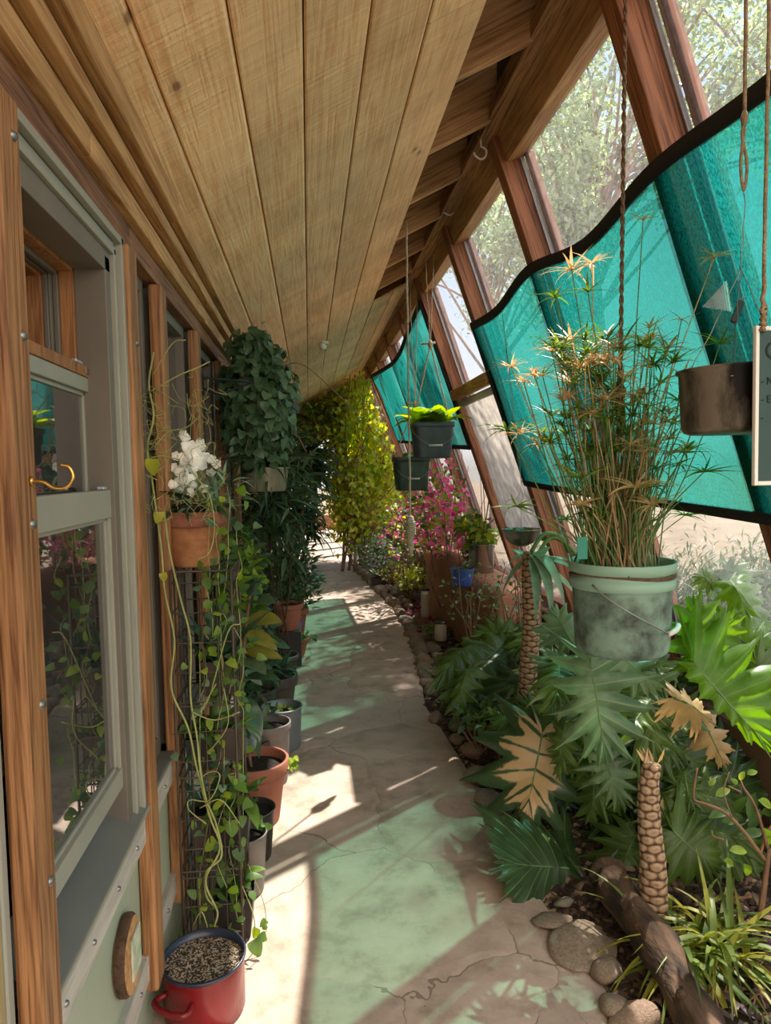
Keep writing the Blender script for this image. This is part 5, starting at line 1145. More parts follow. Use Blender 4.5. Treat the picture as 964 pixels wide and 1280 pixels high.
# hooks under the beam
for px, py, Yq, lb in ((601, 190, 3.45, 'white hook under the rafters, the nearer one'), (561, 260, 4.42, 'white hook under the rafters, the farther one')):
    c = at(px, py, Yq); t = thing('white_hook', lb, 'hook', c, 'white hooks under the rafters'); k = MB(); u = .034 * Yq / 3.45
    k.tube([(c.x + .002, Yq, min(3.30, c.z + u * 2.2)), (c.x + .002, Yq, c.z + u * .7)], .0045, 7)
    k.tube(curve([(c.x + .002, Yq, c.z + u * .8), (c.x + u * .8, Yq, c.z + u * .3), (c.x + u * .7, Yq, c.z - u * .6), (c.x, Yq, c.z - u), (c.x - u * .8, Yq, c.z - u * .55), (c.x - u, Yq, c.z - u * .1)], 5), .005, 7); k.build('hook', M['whitep'], t)
    k = MB(); k.lathe([(.012, .0), (.012, .006), (.005, .01)], (c.x + .002, Yq, min(3.29, c.z + u * 2)), 10, True); k.build('hook_plate', M['whitep'], t)
# small white fixture on the ceiling
c = at(404, 434, 6.6); c.z = ceilz(c.x); t = thing('ceiling_fixture', 'small white fixture on the pine ceiling boards', 'fixture', c); k = MB(); k.lathe([(.05, 0), (.05, -.012), (.02, -.02)], c, 20); k.build('base', M['whitep'], t); k = MB(); k.lathe([(.018, -.018), (.034, -.04), (.03, -.065), (.0001, -.075)], c, 16); k.build('bulb', M['whitep'], t)
k = MB()
for a_ in (0, 2.1, 4.2): k.leaf(c + Vector((0, 0, -.03)), (math.cos(a_), math.sin(a_), -.2), (0, 0, 1), .075, .03, 'ovate', .3, .1, 3)
k.build('fins', M['whitep'], t)

# far hanging pails
def square_pail(name, label, cx_, cy_, Yq, wpx, hpx, mat, knot, leafmat, nleaf, ll):
    c = at(cx_, cy_, Yq); w = wpx / F * Yq / 2; h = hpx / F * Yq; z0 = c.z - h / 2; root = thing(name, label, 'hanging plant', (c.x, Yq, z0)); q = .86
    def ring(s, z, n=40, pw=.28):
        o = []
        for i in range(n):
            a_ = 2 * PI * i / n; cx2, sx2 = math.cos(a_), math.sin(a_); o.append(Vector((c.x + s * math.copysign(abs(cx2) ** pw, cx2), Yq + s * math.copysign(abs(sx2) ** pw, sx2), z)))
        return o
    def loft(k, rings):
        n = len(rings[0]); vs = [v for r in rings for v in r]; k.add(vs, [(j * n + i, j * n + (i + 1) % n, (j + 1) * n + (i + 1) % n, (j + 1) * n + i) for j in range(len(rings) - 1) for i in range(n)] + [tuple(range(n - 1, -1, -1))])
    k = MB(); loft(k, [ring(w * q * .96, z0), ring(w * q, z0 + .01), ring(w * .97, z0 + h * .86)]); k.build('pail', M[mat], root)
    k = MB(); loft(k, [ring(w * .98, z0 + h * .855), ring(w * 1.04, z0 + h * .865), ring(w * 1.05, z0 + h), ring(w * .97, z0 + h), ring(w * .95, z0 + h * .9)]); k.build('rim', M[mat], root)
    k = MB(); k.add(ring(w * .96, z0 + h * .92), [tuple(range(40))]); k.build('soil', M['potsoil'], root)
    k = MB(); hp_ = [Vector((c.x + w * 1.06 * math.cos(PI * i / 14), Yq - w * 1.05 * min(1, 1.6 * math.sin(PI * i / 14)), z0 + h * .9 - h * .55 * math.sin(PI * i / 14))) for i in range(15)]; k.tube(hp_, .0028, 6); k.build('bail_wire', M['wire'], root)
    k = MB(); m_ = (hp_[7]); k.tube([m_ + Vector((-.05, -.004, 0)), m_ + Vector((.05, -.004, 0))], .008, 8); k.build('bail_grip', M['labelw'], root)
    kn = at(knot[0], knot[1], Yq); k = MB(); tpz = ceilz(min(kn.x, .9)) if kn.x < .9 else 3.24
    k.tube(cordpts((kn.x - .03, Yq, tpz), kn, 16), .004, 6); k.tube(cordpts((kn.x + .04, Yq, tpz), kn, 16), .004, 6); k.tube([kn + Vector((0, 0, .03)), kn, kn - Vector((0, 0, .04))], [.008, .022, .008], 8); k.tube([kn + Vector((-.07, 0, -.0)), kn + Vector((.04, 0, .01))], .008, 6)
    for sx_ in (-1, 1):
        e = Vector((c.x + sx_ * w * .95, Yq, z0 + h)); k.tube(cordpts(kn, e, 10), .006, 6)
    k.build('sling', M['rope2'], root)
    k = MB()
    for i in range(nleaf):
        a_ = R.random() * 2 * PI; b_ = Vector((c.x + R.gauss(0, w * .4), Yq + R.gauss(0, w * .4), z0 + h * .95)); k.leaf(b_, (math.cos(a_), math.sin(a_), R.uniform(.5, 2.6)), (-math.cos(a_), -math.sin(a_), 1), ll * R.uniform(.7, 1.2), ll * .5, 'ovate', R.uniform(.5, 1.5), .25, 6)
    if k.v: k.build('foliage', M[leafmat], root)
    return root
square_pail('hanging_pail', 'square charcoal pail with a leafy green plant hanging before the far green cloth', 540, 551, 5.2, 50, 44, 'bluepail', (538, 430), 'l_lime', 34, .24)
square_pail('hanging_pail', 'dark green translucent square pail hanging lower behind the charcoal pail', 514, 592, 6.0, 44, 42, 'greenpail', (519, 505), 'l_mid', 4, .16)
# steel bowl near the glass
YB = 4.0; c = at(652, 662, YB); root = thing('hanging_bowl', 'small stainless steel bowl planter hanging on wires by the mullion', 'bowl', c); r_ = 25 / F * YB
k = MB(); k.lathe([(r_ * .25, -r_ * .85), (r_ * .6, -r_ * .68), (r_ * .88, -r_ * .34), (r_, 0), (r_ * 1.04, .004), (r_ * .97, .002), (r_ * .8, -r_ * .3)], c, 36, True); k.build('bowl', M['steel'], root)
k = MB(); k.lathe([(.0001, -r_ * .12), (r_ * .92, -r_ * .16)], c, 24); k.build('soil', M['potsoil'], root)
k = MB(); hk_ = Vector((gl(2.2, -.05, YB).x, YB, 2.25)); hk_ = gl(2.25, -.02, YB); hk_ = Vector((c.x, YB, 2.55)); hk_.x = min(hk_.x, xin(2.55) - .02)
for a_ in (.2, 2.3, 4.4): k.tube(curve([c + Vector((r_ * math.cos(a_), r_ * math.sin(a_), 0)), c + Vector((r_ * .9 * math.cos(a_), r_ * .9 * math.sin(a_), .16)), c + Vector((0, 0, .3)), hk_], 6), .0013, 4)
k.build('hanging_wires', M['wire'], root)
k = MB()
for i in range(26): k.leaf(c + Vector((R.gauss(0, .04), R.gauss(0, .04), -.01)), (R.gauss(0, 1), R.gauss(0, 1), R.uniform(0, 1.2)), (0, 0, 1), .07, .02, 'lance', 1, .2, 4)
k.build('foliage', M['l_mid'], root)

# ------------------------------------------------------------------ left side: pots, rack, plants
def pot(name, label, cat, c, r0, r1, h, mat, rim=.2, soil='potsoil', soilz=.88, rimmat=None, group=None, rimo=.012, ov=1.0):
    c = Vector(c); root = thing(name, label, cat, c, group)
    k = MB()
    if rim: k.lathe([(.0001, 0), (r0 * .97, 0), (r0, .006), (r0 + (r1 - r0) * (1 - rim), h * (1 - rim))], c, 40, ov=ov)
    else: k.lathe([(.0001, 0), (r0 * .95, 0), (r0, .008), (r1, h - .004), (r1 + .004, h), (r1 - .003, h + .001), (r1 - .006, h * .8)], c, 40, ov=ov)
    k.build('pot', M[mat], root)
    if rim:
        k = MB(); k.lathe([(r1 * .93, h * (1 - rim)), (r1 + rimo * .7, h * (1 - rim) + .002), (r1 + rimo, h * (1 - rim) + .012), (r1 + rimo, h - .004), (r1 + rimo * .7, h), (r1 - .004, h), (r1 - .01, h * .8)], c, 40, ov=ov); k.build('rim', M[rimmat or mat], root)
    k = MB(); k.lathe([(.0001, h * soilz + .006), (r1 * .5, h * soilz + .004), (r1 * .965, h * soilz)], c, 28, ov=ov); k.build('soil', M[soil], root)
    return root
def leaves(root, name, mat, n, c, sx_, sy_, sz_, L, W, prof='ovate', up=.3, dr=(.3, 1.2), segs=4, out=1.0):
    k = MB(); c = Vector(c)
    for i in range(n):
        d = Vector((R.gauss(0, 1), R.gauss(0, 1), R.gauss(0, 1))).normalized() * R.random() ** .5
        p = c + Vector((d.x * sx_, d.y * sy_, d.z * sz_))
        if p.x < -.44: p.x = -.44 + R.random() * .05
        k.leaf(p, (d.x * out + R.gauss(0, .5), d.y * out + R.gauss(0, .5), R.gauss(up, .5)), (R.gauss(.2, .4), R.gauss(-.3, .4), 1), L * R.uniform(.6, 1.25), W * R.uniform(.75, 1.2), prof, R.uniform(*dr), .25, segs)
    return k.build(name, M[mat], root)
def rosette(root, name, mat, c, n, L, W, prof='strap', zlo=.2, zhi=1.6, dr=(.3, 1.6), segs=7, sp=.02, wav=0):
    k = MB(); c = Vector(c)
    for i in range(n):
        a_ = R.random() * 2 * PI; k.leaf(c + Vector((R.gauss(0, sp), R.gauss(0, sp), R.uniform(-.01, .02))), (math.cos(a_), math.sin(a_), R.uniform(zlo, zhi)), (-math.cos(a_), -math.sin(a_), .8), L * R.uniform(.6, 1.1), W * R.uniform(.8, 1.2), prof, R.uniform(*dr), .3, segs, wav)
    return k.build(name, M[mat], root)

# red enamel stock pot
c = Vector((-.355, 2.075, 0)); rr_ = .125; zt = .168
root = thing('red_stock_pot', 'red enamel stock pot full of gritty soil at the bottom left', 'pot', c)
k = MB(); k.lathe([(.0001, 0), (.112, 0), (.12, .008), (.121, zt - .012)], c, 48); k.build('pot', M['redpot'], root)
k = MB(); k.lathe([(.121, zt - .013), (.1265, zt - .006), (.127, zt), (.120, zt + .001), (.117, zt - .03)], c, 48); k.build('rim', M['navy'], root, label='dark blue enamel rim')
k = MB(); vs = []; m_ = 26
for i in range(m_ + 1):
    for j in range(36):
        r_ = .118 * i / m_; a_ = 2 * PI * j / 36; q = c + Vector((r_ * math.cos(a_), r_ * math.sin(a_), zt - .024)); q.z += .008 * noise.noise(q * 26) + .004 * noise.noise(q * 90); vs.append(q)
k.add(vs, [(i * 36 + j, i * 36 + (j + 1) % 36, (i + 1) * 36 + (j + 1) % 36, (i + 1) * 36 + j) for i in range(m_) for j in range(36)]); k.build('soil', M['perlite'], root, label='gritty speckled soil')
k = MB(); a0 = math.radians(238); 
P = [c + Vector((math.cos(a0 + d_) * r_, math.sin(a0 + d_) * r_, .105)) for d_, r_ in ((-.42, .118), (-.40, .15), (-.3, .163), (0, .166), (.3, .163), (.40, .15), (.42, .118))]; k.tube(curve(P, 4), .0085, 8); k.build('handle', M['redpot'], root)
k = MB(); k.tube(curve([c + Vector((.02, -.01, zt - .02)), c + Vector((.03, -.03, zt - .0)), c + Vector((.045, -.045, zt + .02))], 4), .002, 5); k.tube(curve([c + Vector((.0, .02, zt - .02)), c + Vector((.01, .0, zt + .03)), c + Vector((.03, -.02, zt + .06))], 4), .0025, 5); k.build('bare_stems', M['woody'], root)

# wire rack with shelves
X0, X1, YA, YB_ = -.455, -.262, 2.30, 2.56; ZT = 1.31
root = thing('wire_rack', 'square wire mesh plant rack standing by the left wall under the orchid pot', 'rack', ((X0 + X1) / 2, (YA + YB_) / 2, 0))
k = MB()
for x in (X0, X1):
    for y in (YA, YB_): k.tube([(x, y, 0), (x, y, ZT)], .0048, 6)
k.build('uprights', M['rustwire'], root)
k = MB()
for i in range(1, 4):
    for x in (X0, X1): k.tube([(x, YA + (YB_ - YA) * i / 4, 0), (x, YA + (YB_ - YA) * i / 4, ZT)], .0024, 5)
    for y in (YA, YB_): k.tube([(X0 + (X1 - X0) * i / 4, y, 0), (X0 + (X1 - X0) * i / 4, y, ZT)], .0024, 5)
z = .08
while z < ZT + .01:
    k.tube([(X0, YA, z), (X1, YA, z), (X1, YB_, z), (X0, YB_, z), (X0, YA, z)], .0026, 5, False); z += .099
k.build('mesh_sides', M['rustwire'], root)
SH = [.30, .62, .86, 1.305]
for z in SH:
    k = MB()
    for i in range(9): k.tube([(X0 + (X1 - X0) * i / 8, YA, z), (X0 + (X1 - X0) * i / 8, YB_, z)], .0022, 5)
    k.tube([(X0, YA, z), (X1, YA, z), (X1, YB_, z), (X0, YB_, z), (X0, YA, z)], .0035, 5, False); k.build('shelf', M['rustwire'], root)
def square_pot(label, x, y, z, w, h, mat, group=None):
    root = thing('square_nursery_pot', label, 'pot', (x, y, z), group); k = MB(); a, b = w / 2 * .8, w / 2
    vs = [(x + s * p, y + s2 * p, zz) for p, zz in ((a, z), (b, z + h), (b - .004, z + h), (b - .006, z + h * .9)) for s, s2 in ((-1, -1), (1, -1), (1, 1), (-1, 1))]
    fs = [(3, 2, 1, 0)] + [(j * 4 + i, j * 4 + (i + 1) % 4, (j + 1) * 4 + (i + 1) % 4, (j + 1) * 4 + i) for j in range(3) for i in range(4)]
    k.add(vs, fs); k.build('pot', M[mat], root, smooth=False, bevel=.004); k = MB(); k.add([(x + s * (b - .006), y + s2 * (b - .006), z + h * .88) for s, s2 in ((-1, -1), (1, -1), (1, 1), (-1, 1))], [(0, 1, 2, 3)]); k.build('soil', M['potsoil'], root)
    return root
rp = square_pot('grey square nursery pot of aloe on the upper rack shelf', -.325, 2.42, .866, .115, .12, 'brownpot'); rosette(rp, 'aloe_leaves', 'l_aloe', (-.325, 2.42, .97), 26, .24, .035, 'strap', .7, 2.6, (.0, .7), 6, .012)
rp = square_pot('dark nursery pot with a cactus on the middle rack shelf', -.30, 2.45, .626, .115, .12, 'brownpot')
k = MB(); k.lathe([(.03, .0), (.034, .03), (.033, .12), (.022, .15), (.0001, .16)], (-.335, 2.45, .735), 18); k.build('cactus', M['greenstem'], rp); rosette(rp, 'small_leaves', 'l_mid', (-.29, 2.43, .74), 12, .10, .03, 'ovate', .4, 1.6)
rp = square_pot('dark nursery pot beside the cactus pot, lower in the rack', -.385, 2.38, .626, .10, .11, 'blackpot'); rosette(rp, 'small_leaves', 'l_mid', (-.385, 2.38, .73), 16, .14, .03, 'lance', .4, 1.8)
rp = square_pot('dark nursery pot on the lowest rack shelf', -.30, 2.43, .306, .13, .14, 'blackpot'); rosette(rp, 'small_leaves', 'l_mid', (-.30, 2.43, .44), 16, .16, .05, 'ovate', .4, 1.8)
rp = square_pot('dark brown nursery pot standing low inside the rack', -.39, 2.46, .306, .11, .13, 'brownpot'); rosette(rp, 'small_leaves', 'l_aloe', (-.39, 2.46, .43), 14, .2, .03, 'lance', .8, 2)
rp = square_pot('black nursery pot on the floor inside the rack', -.30, 2.43, .004, .14, .15, 'blackpot'); rosette(rp, 'small_leaves', 'l_mid', (-.30, 2.43, .15), 12, .12, .05, 'ovate', .4, 1.8)

# orchid in its weathered terracotta pot, on top of the rack
oc = Vector((at(243, 675, 2.44).x, 2.44, 1.31)); oh = .185
root = pot('potted_orchid', 'white orchid in a weathered terracotta pot on top of the wire rack', 'potted plant', oc, .082, .098, oh, 'terra2', .28, rimmat='terrarim', rimo=.008)
k = MB(); k.lathe([(.07, oh - .01), (.084, oh + .02), (.086, oh + .024), (.078, oh + .022), (.07, oh)], oc, 30); k.build('liner', M['blackpot'], root)
rosette(root, 'orchid_leaves', 'l_dark', oc + Vector((0, 0, oh)), 9, .2, .055, 'strap', .3, 1.0, (.6, 1.4), 6)
k = MB(); fl = MB()
tips = []
for pts in ([(236, 640), (226, 600), (222, 565), (230, 548)], [(246, 640), (250, 600), (244, 572), (252, 560)], [(240, 640), (232, 625), (224, 605), (232, 598)]):
    k.tube(curve([at(x, y, 2.40 + .02 * i) for i, (x, y) in enumerate(pts)], 5), .0028, 6)
k.build('flower_stems', M['greenstem'], root)
for i in range(60):
    px, py = R.choice([(R.gauss(236, 13), R.gauss(568, 13)), (R.gauss(230, 10), R.gauss(602, 6)), (R.gauss(246, 8), R.gauss(575, 9))]); p = at(px, py, 2.38 + R.uniform(-.03, .05)); f = face(p, .05) + Vector((R.gauss(0, .3), R.gauss(0, .3), R.gauss(0, .3)))
    f.normalize(); u = f.orthogonal().normalized(); w2 = f.cross(u)
    for q in range(5):
        a_ = 2 * PI * q / 5 + i; d = u * math.cos(a_) + w2 * math.sin(a_); fl.leaf(p, d + f * .25, f, .018, .018, 'round' if q % 2 else 'ovate', .4, .15, 4)
fl.build('blossom', M['l_white'], root)
leaves(root, 'feathery_foliage', 'l_glauc', 150, oc + Vector((.07, -.02, oh + .06)), .12, .1, .07, .07, .012, 'lance', .5)
# long pale vines on the rack and the round pale leaves along them
t = thing('climbing_vine', 'pale green climbing vine winding down the wire rack to the red pot', 'vine', (-.335, 2.2, .19)); k = MB(); yl = MB(); gl_ = MB()
vp = [[(192, 440), (186, 480), (192, 520), (184, 560), (190, 600), (196, 645), (202, 690), (206, 740), (218, 800), (214, 860), (235, 910), (246, 960), (262, 1020), (275, 1060), (257, 1100), (270, 1135)], [(205, 640), (212, 690), (226, 750), (238, 800), (238, 870), (246, 920), (250, 960), (258, 1000), (270, 1030), (277, 1070), (258, 1090), (258, 1120), (272, 1140), (264, 1168)],
      [(190, 470), (215, 430), (232, 425)], [(187, 490), (222, 470), (246, 460), (262, 452)], [(246, 700), (262, 690), (268, 660), (262, 620), (240, 590)], [(270, 855), (250, 890), (262, 870), (285, 790), (300, 780)], [(240, 890), (268, 900), (300, 890)], [(242, 980), (262, 965), (275, 970), (262, 1000), (238, 1000), (236, 1012), (258, 1030)], [(262, 940), (285, 905), (280, 860)], [(250, 1010), (276, 1000), (300, 1030)], [(262, 1168), (252, 1140), (240, 1160)], [(196, 600), (176, 590), (172, 580), (200, 570), (225, 575)], [(192, 560), (210, 540), (232, 535), (250, 520)], [(180, 545), (174, 520), (182, 500)]]
for q, pts in enumerate(vp):
    P = curve([at(x, y, 2.24 + .015 * math.sin(i * 1.7 + q)) for i, (x, y) in enumerate(pts)], 6); k.tube(P, .0035 if q < 2 else .0021, 5)
for i in range(80):
    a = at(R.uniform(178, 262), R.uniform(470, 640), 2.3 + R.uniform(-.08, .1)); P = [a]
    for s in range(5): P.append(P[-1] + Vector((R.gauss(0, .02), R.gauss(0, .02), R.gauss(-.012, .02))))
    k.tube(curve(P, 3), .0011, 4, False)
k.build('stems', M['vinestem'], t)
for px, py, L in [(192, 585, .055), (198, 648, .04), (204, 722, .03)]: p = at(px, py, 2.22); yl.leaf(p + Vector((0, 0, L / 2)), (R.gauss(0, .4), -.2, -1), face(p, .0) + Vector((R.gauss(0, .4), 0, .3)), L, L * .85, 'heart', .8, .3, 8)
yl.build('yellow_leaves', M['l_yel'], t)
# nasturtium-like leafy vine over the outer corner of the rack
t2 = thing('leafy_vine', 'light green leafy vine spilling down the path side of the wire rack', 'vine', (-.22, 2.32, .05)); lv = [MB(), MB(), MB()]; st = MB()
for i in range(9):
    x = R.uniform(256, 300); y0 = R.uniform(600, 980); P = [at(x, y0, 2.33)]; n_ = R.randint(6, 14)
    for s in range(n_): x += R.gauss(0, 6); y0 += R.uniform(14, 34); P.append(at(min(max(x, 250), 304), min(y0, 1155), 2.31 + R.gauss(0, .03)))
    st.tube(curve(P, 4), .0016, 4, False)
    for p in P:
        for w in range(2):
            q = p + Vector((R.gauss(0, .03), R.gauss(0, .03), R.gauss(0, .03))); lv[R.choice((0, 0, 1, 2))].leaf(q, (R.gauss(.1, .7), R.gauss(-.3, .5), R.gauss(-.3, .6)), face(q, .35) + Vector((R.gauss(0, .3), R.gauss(0, .3), R.gauss(0, .3))), R.uniform(.02, .046), R.uniform(.016, .034), R.choice(('heart', 'heart', 'ovate')), .5, .2, 4)
for px, py, L in [(316, 1175, .06), (308, 1195, .055), (318, 1212, .07), (322, 1160, .035), (333, 1150, .03), (333, 1170, .04), (325, 1218, .055), (310, 1215, .04), (303, 980, .06), (308, 985, .05), (290, 1025, .06), (270, 1050, .05), (310, 1010, .045), (296, 1060, .05)]:
    p = at(px, py, 2.3); lv[R.choice((0, 1))].leaf(p, (R.gauss(0, .5), -.2, R.gauss(-.2, .5)), face(p, .4), L, L * .85, 'heart', .4, .2, 7)
st.tube(curve([at(300, 1100, 2.3), at(318, 1150, 2.3), at(316, 1200, 2.3)], 5), .002, 5); st.tube(curve([at(310, 1080, 2.3), at(330, 1130, 2.3), at(333, 1165, 2.3)], 5), .0015, 5)
st.build('stems', M['vinestem'], t2); lv[0].build('foliage', M['l_mid'], t2); lv[1].build('foliage', M['l_lime'], t2); lv[2].build('foliage', M['l_ivy'], t2)

# floor pots along the wall, near to far
def fp(px, py, z=0): return flr(px, py, z)
def floorpot(name, label, px, pybot, Y, w_px, zt_px, mat, taper=.78, **kw):
    r1 = w_px / F * Y / 2; c = at(px, pybot, Y); c = Vector((c.x, Y, 0)); h = max(.06, at(px, zt_px, Y).z); return pot(name, label, 'pot', c, r1 * taper, r1, h, mat, **kw), c, r1, h
r, c, r1, h = floorpot('nursery_pot', 'tall grey dusty nursery pot just behind the red stock pot', 309, 1120, 2.66, 54, 1040, 'greypot', .8, rim=.0); leaves(r, 'foliage', 'l_mid', 24, c + Vector((0, 0, h + .05)), .08, .08, .06, .05, .035, 'round')
r, c, r1, h = floorpot('nursery_pot', 'black nursery pot between the grey pot and the large terracotta pot', 316, 1085, 2.90, 60, 1010, 'blackpot', .8, rim=.0); leaves(r, 'foliage', 'l_mid', 20, c + Vector((-.04, 0, h + .03)), .07, .07, .05, .05, .035, 'round')
r, c, r1, h = floorpot('potted_rubber_plant', 'large terracotta pot of rubber plant with broad glossy leaves', 322, 1030, 3.22, 78, 948, 'terra', .72, rim=.22, rimo=.01, soilz=.85)
k = MB(); top = c + Vector((-.10, -.02, h)); lf_ = MB(); lg = MB()
P = curve([c + Vector((-.02, 0, h * .85)), at(303, 880, 3.2), at(306, 800, 3.2), at(312, 745, 3.2)], 6); k.tube(P, .008, 6); k.build('stem', M['woody'], r)
for bx_, by_, ex, ey, W, g_ in [(306, 752, 336, 742, .10, 0), (308, 775, 344, 768, .11, 1), (306, 790, 342, 800, .09, 1), (306, 815, 345, 812, .08, 1), (304, 822, 328, 830, .09, 0), (304, 840, 330, 850, .07, 0), (304, 870, 326, 915, .10, 0), (303, 880, 334, 940, .08, 0), (300, 905, 318, 935, .10, 0), (306, 846, 340, 838, .07, 0), (300, 800, 290, 770, .08, 0), (312, 745, 322, 715, .07, 0), (300, 865, 296, 905, .09, 0)]:
    a, b = at(bx_, by_, 3.2), at(ex, ey, 3.12 + R.uniform(-.06, .12)); d = b - a; (lg if g_ else lf_).leaf(a, d, face(a, .6, .1), d.length * 1.15, W, 'ovate', .5, .15, 7)
lf_.build('foliage', M['l_ficus'], r); lg.build('young_foliage', M['l_ficusg'], r)
leaves(r, 'trailing_leaves', 'l_lime', 10, c + Vector((r1 + .04, -.05, h - .02)), .03, .05, .05, .05, .03)
r, c, r1, h = floorpot('nursery_pot', 'taupe plastic pot tucked behind the large terracotta pot', 338, 945, 3.62, 52, 902, 'greypot', .8, rim=.12, rimo=.004); leaves(r, 'foliage', 'l_dark', 14, c + Vector((-.03, 0, h + .04)), .08, .08, .06, .08, .03)
r, c, r1, h = floorpot('galvanised_tub', 'galvanised steel tub with little seedlings beside the path', 353, 925, 4.08, 50, 882, 'galv', .92, rim=.0, soilz=.78); leaves(r, 'foliage', 'l_lime', 16, c + Vector((0, 0, h * .92)), .08, .08, .04, .05, .03, 'round')
k = MB(); q = c + Vector((-.03, -.05, h - .02)); k.box((q.x - .05, q.y - .002, q.z - .012), (q.x + .02, q.y + .002, q.z + .012)); k.build('plant_label', M['labelw'], r, smooth=False)
k = MB(); k.tube([c + Vector(((r1 + .003) * math.cos(a_), (r1 + .003) * math.sin(a_), h - .004)) for a_ in [2 * PI * i / 40 for i in range(41)]], .005, 6); k.build('rolled_rim', M['galv'], r)
r, c, r1, h = floorpot('potted_succulent', 'dark brown bowl pot with a pointed dark succulent', 344, 885, 4.60, 56, 842, 'brownpot', .75, rim=.25, rimo=.008); rosette(r, 'foliage', 'l_aloe', c + Vector((0, 0, h)), 40, .24, .04, 'lance', .3, 1.6, (.2, 1.1), 6, .04)
k = MB(); k.box((-.30, 5.75, 0), (-.10, 6.0, .30)); o = k.build('plant_stand', M['blackpot'], None, smooth=False, bevel=.006); tag(o, 'black box stand under the taller terracotta pot', 'stand')
cc = Vector((-.2, 5.87, .30)); rp1 = pot('potted_shrub', 'terracotta pot on the black box with a dark narrow leafed shrub', 'potted plant', cc, .085, .115, .22, 'terra', .2, rimo=.01); leaves(rp1, 'foliage', 'l_dark', 320, cc + Vector((-.02, 0, .55)), .22, .25, .38, .12, .028, 'lance', .5)
c2 = at(372, 800, 6.15); cc = Vector((c2.x, 6.15, .0)); rp2 = pot('terracotta_bowl', 'small terracotta bowl with trailing greens low by the path', 'potted plant', cc, .06, .10, .16, 'terra', .25, rimo=.008); leaves(rp2, 'foliage', 'l_mid', 60, cc + Vector((.04, -.02, .17)), .13, .1, .05, .05, .03, 'ovate', .1)
c3 = at(366, 770, 6.8); cc = Vector((c3.x, 6.8, .0)); rp3 = pot('potted_shrub', 'terracotta pot behind the bowl with a bushy dark shrub leaning over the path', 'potted plant', cc, .10, .145, .30, 'terra', .2, rimo=.012); leaves(rp3, 'foliage', 'l_dark', 420, cc + Vector((.03, .0, .62)), .30, .32, .38, .13, .035, 'lance', .5); leaves(rp3, 'light_foliage', 'l_mid', 60, cc + Vector((.05, -.05, .42)), .25, .25, .15, .1, .03, 'lance', .4)
k = MB(); q = cc + Vector((.02, -.155, .2)); k.leaf(q, (1, -.2, -.4), (0, -1, .3), .09, .05, 'ovate', .3, .2, 4); k.build('blue_label', M['bluebag'], rp3)
cc = Vector((-.30, 6.9, 0)); rp4 = pot('potted_dracaena', 'tall dracaena with whorls of strap leaves against the left wall', 'potted plant', cc, .12, .16, .30, 'brownpot', .15)
k = MB(); ends = []
for i in range(7):
    e = cc + Vector((R.uniform(-.08, .42), R.uniform(-.35, .3), R.uniform(.9, 2.05))); ends.append(e); k.tube(curve([cc + Vector((R.gauss(0, .03), R.gauss(0, .03), .28)), cc.lerp(e, .5) + Vector((0, 0, .1)), e], 5), .012, 6)
k.build('canes', M['woody'], rp4)
for e in ends:
    for z in (0, -.12, -.24): rosette(rp4, 'foliage', 'l_dark', e + Vector((0, 0, z)), 26, .36, .04, 'strap', -.1, 1.3, (.6, 1.8), 6, .015)
# tall dark plants filling the wall between the rack and the shrubs
def tall(name, label, x, y, zc, n, sx_, sy_, sz_, L, W, mats, prof='lance', potmat='brownpot', potr=.12, poth=.26):
    cc = Vector((x, y, 0)); r = pot(name, label, 'potted plant', cc, potr * .8, potr, poth, potmat, .15); k = MB()
    for i in range(4): e = Vector((x + R.gauss(.03, .4) * sx_, y + R.gauss(0, .5) * sy_, zc + R.uniform(-.3, .8) * sz_)); e.x = max(-.43, e.x); k.tube(curve([cc + Vector((R.gauss(0, .03), R.gauss(0, .03), poth * .9)), cc.lerp(e, .5) + Vector((R.gauss(0, .04), R.gauss(0, .04), 0)), e], 5), .006, 5)
    k.build('stems', M['bark'], r)
    for m in mats: leaves(r, 'foliage', m, n // len(mats), (x, y, zc), sx_, sy_, sz_, L, W, prof, .3, (.4, 1.6), 5)
    return r
tall('potted_palm', 'dark strap leafed plant behind the silver tin planter', -.24, 5.2, 1.42, 480, .25, .4, .5, .24, .032, ['l_dark', 'l_ivy'])
tall('potted_tree', 'dark drooping narrow leafed tree leaning over the path beside the far vine', -.20, 8.0, 1.6, 640, .33, .6, .66, .18, .04, ['l_dark', 'l_dark', 'l_mid'])
tall('potted_shrub', 'bushy mid green shrub between the rack and the silver tin planter', -.36, 3.55, 1.0, 380, .12, .32, .38, .09, .045, ['l_mid', 'l_ivy', 'l_lime'], 'ovate')
tall('potted_shrub', 'low dark foliage filling the gap behind the rubber plant', -.37, 4.4, .48, 240, .12, .4, .3, .12, .05, ['l_dark', 'l_ivy'], 'ovate')
